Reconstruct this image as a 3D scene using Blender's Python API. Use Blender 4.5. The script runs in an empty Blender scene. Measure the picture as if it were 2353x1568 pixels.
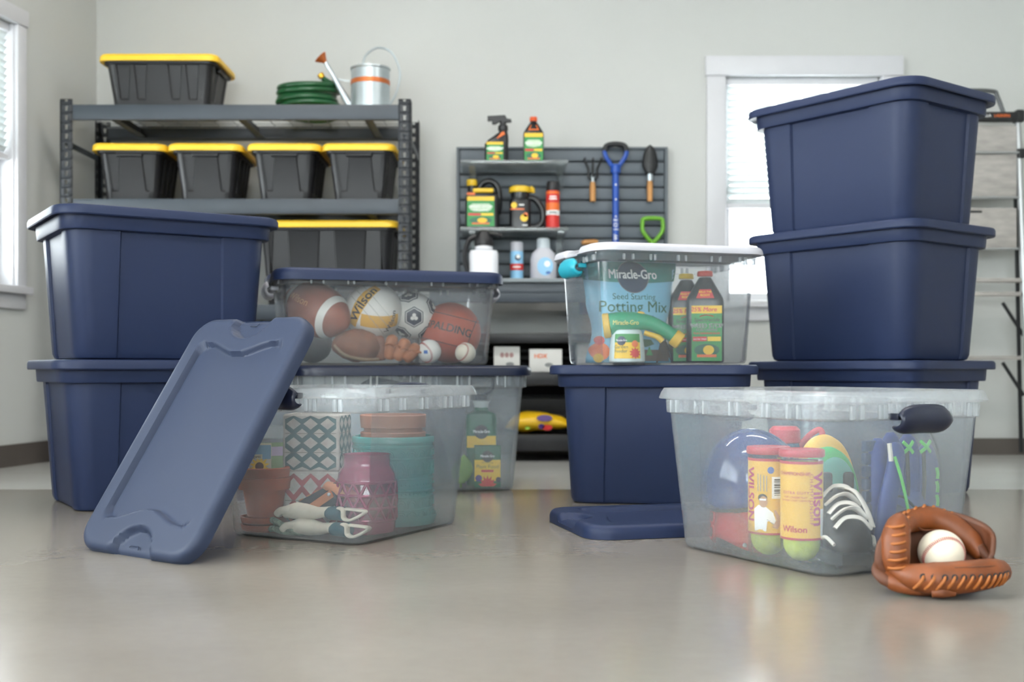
import bpy, bmesh, math, random
from mathutils import Vector, Matrix, noise
random.seed(7)
SC = bpy.context.scene
C = SC.collection
PI = math.pi

# ------------------------------------------------------------------ camera
cam_d = bpy.data.cameras.new('camera')
cam = bpy.data.objects.new('camera', cam_d)
C.objects.link(cam)
cam.location = (0, 0, 0.356)
cam.rotation_euler = (PI / 2, 0, 0)
cam_d.sensor_width = 36
cam_d.lens = 36 * 2600 / 2353
cam_d.shift_y = 64 / 2353
cam_d.clip_start = 0.05
cam_d.dof.use_dof = True
cam_d.dof.focus_distance = 2.35
cam_d.dof.aperture_fstop = 3.4
SC.camera = cam

# ------------------------------------------------------------------ world, light, exposure
SKY_STRENGTH = 12.5
world = bpy.data.worlds.new('overcast_sky')
SC.world = world
world.use_nodes = True
bg = world.node_tree.nodes['Background']
bg.inputs['Color'].default_value = (0.96, 0.97, 1.0, 1)
bg.inputs['Strength'].default_value = SKY_STRENGTH
SC.view_settings.view_transform = 'Standard'
SC.view_settings.look = 'None'
SC.view_settings.gamma = 1
SC.view_settings.use_curve_mapping = False
SC.view_settings.exposure = 0.38
SC.cycles.transparent_max_bounces = 24
SC.cycles.max_bounces = 6
SC.cycles.diffuse_bounces = 3
SC.cycles.glossy_bounces = 2
SC.cycles.transmission_bounces = 2
SC.cycles.use_adaptive_sampling = True
SC.cycles.adaptive_threshold = 0.16
SC.cycles.use_light_tree = False
SC.cycles.caustics_reflective = False
SC.cycles.caustics_refractive = False

# ------------------------------------------------------------------ colour / material helpers
def lin(h):
    if not isinstance(h, str):
        return tuple(h)
    h = h.lstrip('#')
    o = []
    for i in (0, 2, 4):
        c = int(h[i:i + 2], 16) / 255
        o.append(c / 12.92 if c <= 0.04045 else ((c + 0.055) / 1.055) ** 2.4)
    return tuple(o)

MATS = {}
def mat(name, col, rough=0.5, metal=0.0, spec=0.5, var=0.06, vscale=9.0, bump=0.0, bscale=60.0, coat=0.0, trans=0.0, stretch=None):
    if name in MATS:
        return MATS[name]
    m = bpy.data.materials.new(name)
    MATS[name] = m
    m.use_nodes = True
    nt = m.node_tree
    p = nt.nodes['Principled BSDF']
    c = lin(col)
    tc = nt.nodes.new('ShaderNodeTexCoord')
    mp = nt.nodes.new('ShaderNodeMapping')
    if stretch:
        mp.inputs['Scale'].default_value = stretch
    nt.links.new(tc.outputs['Object'], mp.inputs['Vector'])
    if var > 0:
        n = nt.nodes.new('ShaderNodeTexNoise')
        n.inputs['Scale'].default_value = vscale
        n.inputs['Detail'].default_value = 4
        nt.links.new(mp.outputs['Vector'], n.inputs['Vector'])
        r = nt.nodes.new('ShaderNodeValToRGB')
        r.color_ramp.elements[0].position = 0.3
        r.color_ramp.elements[1].position = 0.7
        r.color_ramp.elements[0].color = tuple(x * (1 - var) for x in c) + (1,)
        r.color_ramp.elements[1].color = tuple(min(1, x * (1 + var)) for x in c) + (1,)
        nt.links.new(n.outputs['Fac'], r.inputs['Fac'])
        nt.links.new(r.outputs['Color'], p.inputs['Base Color'])
    else:
        p.inputs['Base Color'].default_value = c + (1,)
    p.inputs['Roughness'].default_value = rough
    p.inputs['Metallic'].default_value = metal
    p.inputs['Specular IOR Level'].default_value = spec
    p.inputs['Coat Weight'].default_value = coat
    p.inputs['Transmission Weight'].default_value = trans
    if bump > 0:
        n2 = nt.nodes.new('ShaderNodeTexNoise')
        n2.inputs['Scale'].default_value = bscale
        n2.inputs['Detail'].default_value = 3
        nt.links.new(mp.outputs['Vector'], n2.inputs['Vector'])
        b = nt.nodes.new('ShaderNodeBump')
        b.inputs['Strength'].default_value = bump
        b.inputs['Distance'].default_value = 0.002
        nt.links.new(n2.outputs['Fac'], b.inputs['Height'])
        nt.links.new(b.outputs['Normal'], p.inputs['Normal'])
    return m

def clear_mat(name, tint, milk, milk_col, rough=0.18, gloss=0.06):
    """thin see-through plastic: transparent + milky scatter + surface gloss"""
    if name in MATS:
        return MATS[name]
    m = bpy.data.materials.new(name)
    MATS[name] = m
    m.use_nodes = True
    nt = m.node_tree
    nt.nodes.remove(nt.nodes['Principled BSDF'])
    out = nt.nodes['Material Output']
    tr = nt.nodes.new('ShaderNodeBsdfTransparent')
    tr.inputs['Color'].default_value = lin(tint) + (1,)
    df = nt.nodes.new('ShaderNodeBsdfDiffuse')
    df.inputs['Color'].default_value = lin(milk_col) + (1,)
    tl = nt.nodes.new('ShaderNodeBsdfTranslucent')
    tl.inputs['Color'].default_value = lin(milk_col) + (1,)
    gl = nt.nodes.new('ShaderNodeBsdfGlossy')
    gl.inputs['Roughness'].default_value = rough
    tc = nt.nodes.new('ShaderNodeTexCoord')
    no = nt.nodes.new('ShaderNodeTexNoise')
    no.inputs['Scale'].default_value = 7
    nt.links.new(tc.outputs['Object'], no.inputs['Vector'])
    mr = nt.nodes.new('ShaderNodeMapRange')
    mr.inputs['From Min'].default_value = 0.3
    mr.inputs['From Max'].default_value = 0.7
    mr.inputs['To Min'].default_value = milk * 0.85
    mr.inputs['To Max'].default_value = milk * 1.15
    nt.links.new(no.outputs['Fac'], mr.inputs['Value'])
    m0 = nt.nodes.new('ShaderNodeMixShader')
    m0.inputs['Fac'].default_value = 0.5
    nt.links.new(df.outputs[0], m0.inputs[1])
    nt.links.new(tl.outputs[0], m0.inputs[2])
    m1 = nt.nodes.new('ShaderNodeMixShader')
    nt.links.new(mr.outputs[0], m1.inputs['Fac'])
    nt.links.new(tr.outputs[0], m1.inputs[1])
    nt.links.new(m0.outputs[0], m1.inputs[2])
    fr = nt.nodes.new('ShaderNodeLayerWeight')
    fr.inputs['Blend'].default_value = 0.22
    mu = nt.nodes.new('ShaderNodeMath')
    mu.operation = 'MULTIPLY_ADD'
    mu.inputs[1].default_value = 0.5
    mu.inputs[2].default_value = gloss
    nt.links.new(fr.outputs['Fresnel'], mu.inputs[0])
    m2 = nt.nodes.new('ShaderNodeMixShader')
    nt.links.new(mu.outputs[0], m2.inputs['Fac'])
    nt.links.new(m1.outputs[0], m2.inputs[1])
    nt.links.new(gl.outputs[0], m2.inputs[2])
    nt.links.new(m2.outputs[0], out.inputs['Surface'])
    return m

# ------------------------------------------------------------------ object helpers
def tag(o, label=None, cat=None, group=None, kind=None):
    if label: o['label'] = label
    if cat: o['category'] = cat
    if group: o['group'] = group
    if kind: o['kind'] = kind
    return o

def thing(name, label, cat, loc=(0, 0, 0), rz=0.0, group=None, rot=None):
    o = bpy.data.objects.new(name, None)
    o.empty_display_size = 0.05
    C.objects.link(o)
    o.location = loc
    o.rotation_euler = rot if rot else (0, 0, rz)
    return tag(o, label, cat, group)

def copy_tree(o, parent=None):
    c = o.copy()
    C.objects.link(c)
    c.parent = parent
    for ch in o.children:
        copy_tree(ch, c)
    return c

def rot_to(d, up=Vector((0, 0, 1))):
    """matrix whose z axis is d"""
    d = Vector(d).normalized()
    x = Vector(up).cross(d)
    if x.length < 1e-4:
        x = Vector((1, 0, 0)).cross(d)
        if x.length < 1e-4:
            x = Vector((0, 1, 0)).cross(d)
    x.normalize()
    y = d.cross(x)
    return Matrix((x, y, d)).transposed().to_4x4()

def frame(origin, x, y):
    x = Vector(x).normalized()
    y = Vector(y); y = (y - x * x.dot(y)).normalized()
    z = x.cross(y)
    m = Matrix((x, y, z)).transposed().to_4x4()
    m.translation = Vector(origin)
    return m

def T(x=0, y=0, z=0):
    return Matrix.Translation((x, y, z))

def R(a, ax='Z'):
    return Matrix.Rotation(a, 4, ax)

def rrect(L, W, r, nc=6):
    """rounded rectangle outline, counter-clockwise, starting on the -y side"""
    r = max(1e-5, min(r, L / 2 - 1e-5, W / 2 - 1e-5))
    pts = []
    for cx, cy, a0 in ((L/2 - r, -W/2 + r, -PI/2), (L/2 - r, W/2 - r, 0), (-L/2 + r, W/2 - r, PI/2), (-L/2 + r, -W/2 + r, PI)):
        for i in range(nc + 1):
            a = a0 + PI / 2 * i / nc
            pts.append((cx + r * math.cos(a), cy + r * math.sin(a)))
    return pts

def sring(L, W, r, ls, ws, nc=5):
    """outline with steps: ls/ws are (pos, inset) lists along the long / short sides"""
    pts = []
    def arc(cx, cy, a0):
        for i in range(nc + 1):
            a = a0 + PI / 2 * i / nc
            pts.append((cx + r * math.cos(a), cy + r * math.sin(a)))
    for p, d in ls: pts.append((p, -W/2 + d))
    arc(L/2 - r, -W/2 + r, -PI/2)
    for p, d in ws: pts.append((L/2 - d, p))
    arc(L/2 - r, W/2 - r, 0)
    for p, d in ls: pts.append((-p, W/2 - d))
    arc(-L/2 + r, W/2 - r, PI/2)
    for p, d in ws: pts.append((-L/2 + d, -p))
    arc(-L/2 + r, -W/2 + r, PI)
    return pts

def circ(r, n=24, r2=None):
    r2 = r if r2 is None else r2
    return [(r * math.cos(2*PI*i/n), r2 * math.sin(2*PI*i/n)) for i in range(n)]

class MB:
    def __init__(self):
        self.v = []; self.f = []
    def add(self, vs, fs, M=None):
        o = len(self.v)
        for p in vs:
            p = Vector(p)
            self.v.append(tuple(M @ p) if M is not None else tuple(p))
        for f in fs:
            self.f.append(tuple(i + o for i in f))
        return self
    def loft(self, rings, cap0=True, cap1=True, M=None, closed=True, loop=False):
        n = len(rings[0]); vs = [p for r in rings for p in r]; fs = []
        m = len(rings)
        for k in range(m if loop else m - 1):
            a = k * n; b = ((k + 1) % m) * n
            for i in range(n if closed else n - 1):
                j = (i + 1) % n
                fs.append((a + i, a + j, b + j, b + i))
        if not loop:
            if cap0: fs.append(tuple(reversed(range(n))))
            if cap1: fs.append(tuple(range((m - 1) * n, m * n)))
        return self.add(vs, fs, M)
    def stack(self, secs, outline, cap0=True, cap1=True, M=None):
        """secs: list of (args..., z)"""
        return self.loft([[(x, y, s[-1]) for x, y in outline(*s[:-1])] for s in secs], cap0, cap1, M)
    def rbox(self, c, s, r=0.004, M=None, nc=3):
        L, W, H = s
        b = min(r, H * 0.45, L * .45, W * .45)
        secs = [(L - 2*b, W - 2*b, max(r - b, 1e-4), -H/2), (L - .6*b, W - .6*b, r*.8, -H/2 + .3*b), (L, W, r, -H/2 + b),
                (L, W, r, H/2 - b), (L - .6*b, W - .6*b, r*.8, H/2 - .3*b), (L - 2*b, W - 2*b, max(r - b, 1e-4), H/2)]
        mm = T(*c)
        return self.stack(secs, lambda a, b_, c_: rrect(a, b_, c_, nc), M=(M @ mm) if M is not None else mm)
    def box(self, c, s, M=None):
        x, y, z = (k / 2 for k in s)
        vs = [(-x,-y,-z),(x,-y,-z),(x,y,-z),(-x,y,-z),(-x,-y,z),(x,-y,z),(x,y,z),(-x,y,z)]
        fs = [(3,2,1,0),(4,5,6,7),(0,1,5,4),(1,2,6,5),(2,3,7,6),(3,0,4,7)]
        mm = T(*c)
        return self.add(vs, fs, (M @ mm) if M is not None else mm)
    def lathe(self, prof, n=28, M=None, cap0=True, cap1=True, sy=1.0):
        return self.loft([[(r * math.cos(2*PI*i/n), sy * r * math.sin(2*PI*i/n), z) for i in range(n)] for r, z in prof], cap0, cap1, M)
    def prism(self, out, z0, z1, M=None, bev=0.0):
        if bev > 0:
            cx = sum(p[0] for p in out) / len(out); cy = sum(p[1] for p in out) / len(out)
            def sh(k): 
                o = []
                for x, y in out:
                    d = math.hypot(x - cx, y - cy) or 1
                    o.append((cx + (x - cx) * (d - k) / d, cy + (y - cy) * (d - k) / d))
                return o
            rings = [[(x, y, z0) for x, y in sh(bev)], [(x, y, z0 + bev) for x, y in out], [(x, y, z1 - bev) for x, y in out], [(x, y, z1) for x, y in sh(bev)]]
        else:
            rings = [[(x, y, z0) for x, y in out], [(x, y, z1) for x, y in out]]
        return self.loft(rings, M=M)
    def tube(self, pts, r, n=8, closed=False, M=None, flat=1.0, up=None):
        pts = [Vector(p) for p in pts]
        m = len(pts)
        rs = r if isinstance(r, (list, tuple)) else [r] * m
        rings = []
        t0 = (pts[1] - pts[0]).normalized()
        u = Vector(up) if up else (Vector((0, 0, 1)) if abs(t0.z) < .9 else Vector((1, 0, 0)))
        for i, p in enumerate(pts):
            if closed: t = pts[(i + 1) % m] - pts[i - 1]
            else: t = pts[min(i + 1, m - 1)] - pts[max(i - 1, 0)]
            if t.length < 1e-9: t = t0
            t.normalize()
            if up: u = Vector(up)
            a = u - t * u.dot(t)
            if a.length < 1e-5: a = t.orthogonal()
            a.normalize(); u = a
            b = t.cross(a)
            rings.append([tuple(p + a * (rs[i] * flat * math.cos(2*PI*k/n)) + b * (rs[i] * math.sin(2*PI*k/n))) for k in range(n)])
        return self.loft(rings, M=M, loop=closed)
    def ball(self, c, r, nu=24, nv=14, M=None, s=(1, 1, 1)):
        prof = []
        for j in range(nv + 1):
            a = -PI/2 + PI * j / nv
            prof.append((max(1e-5, r * math.cos(a)), r * math.sin(a)))
        mm = T(*c) @ Matrix.Diagonal((s[0], s[1], s[2], 1))
        return self.lathe(prof, nu, (M @ mm) if M is not None else mm)
    def grid(self, fn, nu, nv, M=None, cu=False, cv=False):
        vs = [fn(i / (nu if cu else nu - 1 or 1), j / (nv if cv else nv - 1 or 1)) for j in range(nv) for i in range(nu)]
        fs = []
        for j in range(nv if cv else nv - 1):
            for i in range(nu if cu else nu - 1):
                a = j * nu + i; b = j * nu + (i + 1) % nu
                c = ((j + 1) % nv) * nu + (i + 1) % nu; d = ((j + 1) % nv) * nu + i
                fs.append((a, b, c, d))
        return self.add(vs, fs, M)
    def quad(self, x0, x1, y0, y1, z=0.0, M=None):
        return self.add([(x0, y0, z), (x1, y0, z), (x1, y1, z), (x0, y1, z)], [(0, 1, 2, 3)], M)
    def poly(self, pts, M=None, fn=None):
        pts = [fn(*p) for p in pts] if fn else pts
        return self.add(pts, [tuple(range(len(pts)))], M)
    def warp(self, fn):
        self.v = [tuple(fn(Vector(p))) for p in self.v]
        return self
    def build(self, name, m, parent=None, sharp=38, loc=None, rot=None, solid=0.0, sub=0, mw=None):
        me = bpy.data.meshes.new(name)
        me.from_pydata(self.v, [], self.f)
        bm = bmesh.new(); bm.from_mesh(me)
        bmesh.ops.recalc_face_normals(bm, faces=bm.faces)
        bm.to_mesh(me); bm.free()
        me.polygons.foreach_set('use_smooth', [True] * len(me.polygons))
        if sharp < 180:
            me.set_sharp_from_angle(angle=math.radians(sharp))
        if m is not None: me.materials.append(m)
        o = bpy.data.objects.new(name, me)
        C.objects.link(o)
        if mw is not None: o.matrix_world = mw
        if loc: o.location = loc
        if rot: o.rotation_euler = rot
        o.parent = parent
        if sub:
            k = o.modifiers.new('sub', 'SUBSURF'); k.levels = sub; k.render_levels = sub
        if solid:
            k = o.modifiers.new('thick', 'SOLIDIFY'); k.thickness = solid; k.offset = 0
        return o

def struct(name, mb, m, sharp=38, parent=None):
    o = mb.build(name, m, parent, sharp)
    if parent is None: o['kind'] = 'structure'
    return o

_tc = {}
def text_geo(s, size=1.0, bold=0.0, shear=0.0, sx=1.0, space=1.0, ax='CENTER'):
    key = (s, size, bold, shear, sx, space, ax)
    if key not in _tc:
        cu = bpy.data.curves.new('t', 'FONT')
        cu.body = s; cu.size = size; cu.align_x = ax; cu.align_y = 'CENTER'
        cu.shear = shear; cu.resolution_u = 3; cu.space_character = space
        ob = bpy.data.objects.new('t', cu)
        me = ob.to_mesh()
        v0 = [(v.co.x * sx, v.co.y) for v in me.vertices]; f0 = [tuple(p.vertices) for p in me.polygons]
        _tc[key] = (v0, f0)
        ob.to_mesh_clear()
        bpy.data.objects.remove(ob); bpy.data.curves.remove(cu)
    return _tc[key]

def cylmap(r, th0=0.0, z0=0.0, e=0.0005):
    """(x,y) label coordinates -> cylinder of radius r; th0 = 0 faces -y"""
    return lambda x, y: ((r + e) * math.sin(th0 + x / r), -(r + e) * math.cos(th0 + x / r), z0 + y)

def sphmap(r, D, U, e=0.0006):
    """label on a sphere: D outward direction of the label centre, U label up"""
    D = Vector(D).normalized(); U = Vector(U); U = (U - D * D.dot(U)).normalized(); X = U.cross(D)
    def f(x, y):
        a, b = x / r, y / r
        p = D * (math.cos(b) * math.cos(a)) + X * (math.cos(b) * math.sin(a)) + U * math.sin(b)
        return tuple(p * (r + e))
    return f

def planemap(M, e=0.0005):
    return lambda x, y: tuple(M @ Vector((x, y, e)))

def text(name, s, size, m, parent, fn, **k):
    """flat print: lettering mapped on a surface by fn(x, y)"""
    pos = k.pop('pos', (0, 0)); ang = k.pop('ang', 0.0); bold = k.pop('bold', 0.0)
    sub = k.pop('sub', 0)
    vs, fs = text_geo(s, size, **k)
    if sub:
        bm = bmesh.new()
        bv = [bm.verts.new((x, y, 0)) for x, y in vs]
        for f in fs:
            try: bm.faces.new([bv[i] for i in f])
            except ValueError: pass
        bmesh.ops.triangulate(bm, faces=bm.faces)
        for _ in range(3):
            es = [e for e in bm.edges if e.calc_length() > sub]
            if not es: break
            bmesh.ops.subdivide_edges(bm, edges=es, cuts=1)
            bmesh.ops.triangulate(bm, faces=[f for f in bm.faces if len(f.verts) > 3])
        bm.verts.index_update()
        vs = [(v.co.x, v.co.y) for v in bm.verts]; fs = [tuple(v.index for v in f.verts) for f in bm.faces]
        bm.free()
    ca, sa = math.cos(ang), math.sin(ang)
    mb = MB()
    b = bold * size
    shifts = ((0, 0),) if bold <= 0 else ((-b, -b * .5), (b, -b * .5), (-b, b * .5), (b, b * .5))   # heavier strokes: the glyphs repeated with a small shift
    for kk, (dx, dy) in enumerate(shifts):
        out = []
        for x, y in vs:
            X = pos[0] + (x + dx)*ca - (y + dy)*sa; Y = pos[1] + (x + dx)*sa + (y + dy)*ca
            p = Vector(fn(X, Y))
            if kk:
                nv = (Vector(fn(X + .0005, Y)) - p).cross(Vector(fn(X, Y + .0005)) - p)
                if nv.length > 1e-12: p = p + nv.normalized() * (.00003 * kk)
            out.append(tuple(p))
        mb.add(out, fs)
    return mb.build(name, m, parent, sharp=180)

def patch(name, x0, x1, y0, y1, m, parent, fn, n=14, ny=2):
    mb = MB()
    mb.grid(lambda u, v: fn(x0 + (x1 - x0) * u, y0 + (y1 - y0) * v), n, ny)
    return mb.build(name, m, parent, sharp=180)

def blob(name, pts, m, parent, fn, c=None):
    """flat printed shape: fan polygon mapped by fn"""
    cx = sum(p[0] for p in pts) / len(pts) if c is None else c[0]
    cy = sum(p[1] for p in pts) / len(pts) if c is None else c[1]
    mb = MB(); n = len(pts); R4 = (.25, .5, .75, 1.0)
    vs = [fn(cx, cy)] + [fn(cx + (x - cx) * f, cy + (y - cy) * f) for f in R4 for x, y in pts]
    fs = [(0, i + 1, (i + 1) % n + 1) for i in range(n)]
    for k in range(3):
        a = 1 + k * n; b = a + n
        fs += [(a + i, b + i, b + (i + 1) % n, a + (i + 1) % n) for i in range(n)]
    mb.add(vs, fs)
    return mb.build(name, m, parent, sharp=180)

def disc(name, cx, cy, r, m, parent, fn, n=24, ry=None):
    ry = r if ry is None else ry
    return blob(name, [(cx + r*math.cos(2*PI*i/n), cy + ry*math.sin(2*PI*i/n)) for i in range(n)], m, parent, fn, (cx, cy))

def sstep(x):
    x = max(0.0, min(1.0, x))
    return x * x * (3 - 2 * x)

def bez(pts, n=16):
    """Catmull-Rom through points"""
    P = [Vector(p) for p in pts]; out = []
    for i in range(len(P) - 1):
        p0 = P[max(i - 1, 0)]; p1 = P[i]; p2 = P[i + 1]; p3 = P[min(i + 2, len(P) - 1)]
        for k in range(n):
            t = k / n
            out.append(0.5 * ((2*p1) + (p2 - p0)*t + (2*p0 - 5*p1 + 4*p2 - p3)*t*t + (3*p1 - p0 - 3*p2 + p3)*t**3))
    out.append(P[-1])
    return out
# ------------------------------------------------------------------ shared materials
M_wall = mat('wall_paint', '#c5c6c3', 0.75, var=0.015, vscale=2, bump=0.04, bscale=180)
M_ceil = mat('ceiling_paint', '#d8d8d4', 0.8, var=0.02)
M_trim = mat('white_trim', '#d0d0d4', 0.4, var=0.02)
M_base = mat('baseboard_vinyl', '#57504b', 0.5, var=0.06)
M_blind = mat('blind_slat', '#dfe6e6', 0.5, var=0.02)
M_navy = mat('navy_plastic', '#222d4b', 0.48, spec=0.3, var=0.03, vscale=4, bump=0.06, bscale=900)
M_navydark = mat('dark_navy_plastic', '#161d33', 0.35, var=0.04)
M_lidblue = mat('slate_blue_plastic', '#2e374d', 0.5, spec=0.3, var=0.02, vscale=3, bump=0.05, bscale=900)
M_clear = clear_mat('frosted_clear_plastic', (.975, .985, .995), 0.115, (.86, .94, 1.0), 0.2, 0.012)
M_clear2 = clear_mat('clear_plastic', (.98, .985, .99), 0.085, (.88, .93, .98), 0.15, 0.012)
M_clear3 = clear_mat('hazy_clear_plastic', (.975, .985, .995), 0.17, (.88, .95, 1.0), 0.15, 0.012)
M_rib = clear_mat('clear_rib_plastic', (.97, .98, .99), 0.30, (.92, .96, .99), 0.2, 0.03)
M_rim = clear_mat('frosted_rim_plastic', (.975, .985, .995), 0.22, (.92, .96, .99), 0.2, 0.02)
M_glass = clear_mat('window_glass', '#f8fcfb', 0.0, '#ffffff', 0.02, 0.02)
M_acryl = clear_mat('acrylic', (.93, .95, .95), 0.12, (.85, .9, .92), 0.1, 0.04)
M_whiteplastic = mat('white_plastic', '#bfbfc7', 0.4, var=0.02)
M_teal = mat('teal_plastic', '#27a3b8', 0.35)
M_blackpl = mat('black_plastic', '#1d1d20', 0.42, var=0.08)
M_yellowlid = mat('yellow_plastic', '#f4c530', 0.42, var=0.04)
M_steel = mat('charcoal_steel', '#3b424a', 0.45, var=0.06, spec=0.5)
M_galv = mat('galvanised_steel', '#b9c2c6', 0.32, metal=0.75, var=0.08)
M_copper = mat('copper', '#c9703f', 0.35, metal=0.6)

# floor: polished concrete; light band at the back is painted as a paler tone
def concrete(name, c0, c1):
    m = bpy.data.materials.new(name); m.use_nodes = True
    nt = m.node_tree; p = nt.nodes['Principled BSDF']
    tc = nt.nodes.new('ShaderNodeTexCoord')
    mp = nt.nodes.new('ShaderNodeMapping'); mp.inputs['Scale'].default_value = (1, 1.6, 1)
    nt.links.new(tc.outputs['Object'], mp.inputs['Vector'])
    n = nt.nodes.new('ShaderNodeTexNoise'); n.inputs['Scale'].default_value = 1.6; n.inputs['Detail'].default_value = 8; n.inputs['Roughness'].default_value = .5
    n2 = nt.nodes.new('ShaderNodeTexNoise'); n2.inputs['Scale'].default_value = 38; n2.inputs['Detail'].default_value = 5
    nt.links.new(mp.outputs['Vector'], n.inputs['Vector']); nt.links.new(mp.outputs['Vector'], n2.inputs['Vector'])
    mx = nt.nodes.new('ShaderNodeMath'); mx.operation = 'MULTIPLY_ADD'; mx.inputs[1].default_value = .3
    nt.links.new(n2.outputs['Fac'], mx.inputs[0]); nt.links.new(n.outputs['Fac'], mx.inputs[2])
    r = nt.nodes.new('ShaderNodeValToRGB')
    r.color_ramp.elements[0].position = .35; r.color_ramp.elements[1].position = .95
    r.color_ramp.elements[0].color = lin(c0) + (1,); r.color_ramp.elements[1].color = lin(c1) + (1,)
    nt.links.new(mx.outputs[0], r.inputs['Fac']); nt.links.new(r.outputs['Color'], p.inputs['Base Color'])
    p.inputs['Roughness'].default_value = .18
    p.inputs['Specular IOR Level'].default_value = .5
    return m
M_floor = concrete('polished_concrete', '#7f7870', '#8f8880')
M_floor_lit = concrete('concrete_painted_bright', '#bcbbb8', '#cccbc8')

# ------------------------------------------------------------------ room shell
BW = 4.70                      # back wall plane
CX, CY = -1.725, 4.70          # corner of back wall and left wall
LWM = frame((CX, CY, 0), (-0.178, -0.984, 0), (0.984, -0.178, 0))   # left wall: x runs from the corner, y into the room, z flips
LWM = Matrix(((-0.178, 0.984, 0, CX), (-0.984, -0.178, 0, CY), (0, 0, 1, 0), (0, 0, 0, 1)))
CEIL = 2.35
RX = 2.6
FY = -2.6

fl = MB().box((-0.2, (FY + 3.34) / 2, -0.05), (6.4, 3.34 - FY, 0.1))
struct('floor', fl, M_floor)
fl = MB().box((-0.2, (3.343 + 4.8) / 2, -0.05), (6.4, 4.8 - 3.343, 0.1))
struct('floor', fl, M_floor_lit)  # rear floor section carries the painted brightness
struct('ceiling', MB().box((-0.2, (FY + 4.8) / 2, CEIL + 0.05), (6.4, 4.8 - FY, 0.1)), M_ceil)

def wall_with_hole(name, M, u0, u1, hole, th=0.12):
    mb = MB()
    h0, h1, z0, z1 = hole
    mb.box(((u0 + h0) / 2, -th / 2, CEIL / 2), (h0 - u0, th, CEIL), M)
    mb.box(((u1 + h1) / 2, -th / 2, CEIL / 2), (u1 - h1, th, CEIL), M)
    mb.box(((h0 + h1) / 2, -th / 2, z0 / 2), (h1 - h0, th, z0), M)
    mb.box(((h0 + h1) / 2, -th / 2, (z1 + CEIL) / 2), (h1 - h0, th, CEIL - z1), M)
    return struct(name, mb, M_wall)

# back wall runs along +x; local y points into the room (-Y)
BWM = Matrix(((1, 0, 0, 0), (0, -1, 0, BW), (0, 0, 1, 0), (0, 0, 0, 1)))
bw_hole = (0.885, 1.535, 0.64, 1.57)
lw_hole = (0.565, 1.36, 0.66, 1.62)
wall_with_hole('wall_back', BWM, CX - 0.15, RX + 0.12, bw_hole)
# left wall: window in view and a second, larger one nearer the camera
def left_wall():
    th = 0.12; mb = MB(); M = LWM
    spans = [lw_hole, (2.6, 6.0, 0.40, 2.05)]
    u = 0.0
    for h0, h1, z0, z1 in spans:
        mb.box(((u + h0) / 2, -th/2, CEIL/2), (h0 - u, th, CEIL), M)
        mb.box(((h0 + h1) / 2, -th/2, z0/2), (h1 - h0, th, z0), M)
        mb.box(((h0 + h1) / 2, -th/2, (z1 + CEIL)/2), (h1 - h0, th, CEIL - z1), M)
        u = h1
    mb.box(((u + 7.5) / 2, -th/2, CEIL/2), (7.5 - u, th, CEIL), M)
    return struct('wall_left', mb, M_wall)
left_wall()
struct('wall_right', MB().box((RX + 0.06, (FY + 4.8) / 2, CEIL / 2), (0.12, 4.8 - FY, CEIL)), M_wall)
FWM = Matrix(((1, 0, 0, 0), (0, 1, 0, FY), (0, 0, 1, 0), (0, 0, 0, 1)))
fw_hole = (-2.0, 1.6, 0.9, 2.1)  # unseen opening, added to brighten surfaces from the front
wall_with_hole('wall_front', FWM, -3.4, 3.0, fw_hole)
struct('baseboard_back', MB().box(((CX + RX) / 2, BW - 0.006, 0.034), (RX - CX, 0.012, 0.068)), M_base)
struct('baseboard_left', MB().box((3.6, 0.006, 0.04), (7.2, 0.012, 0.08), LWM), M_base)

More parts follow.
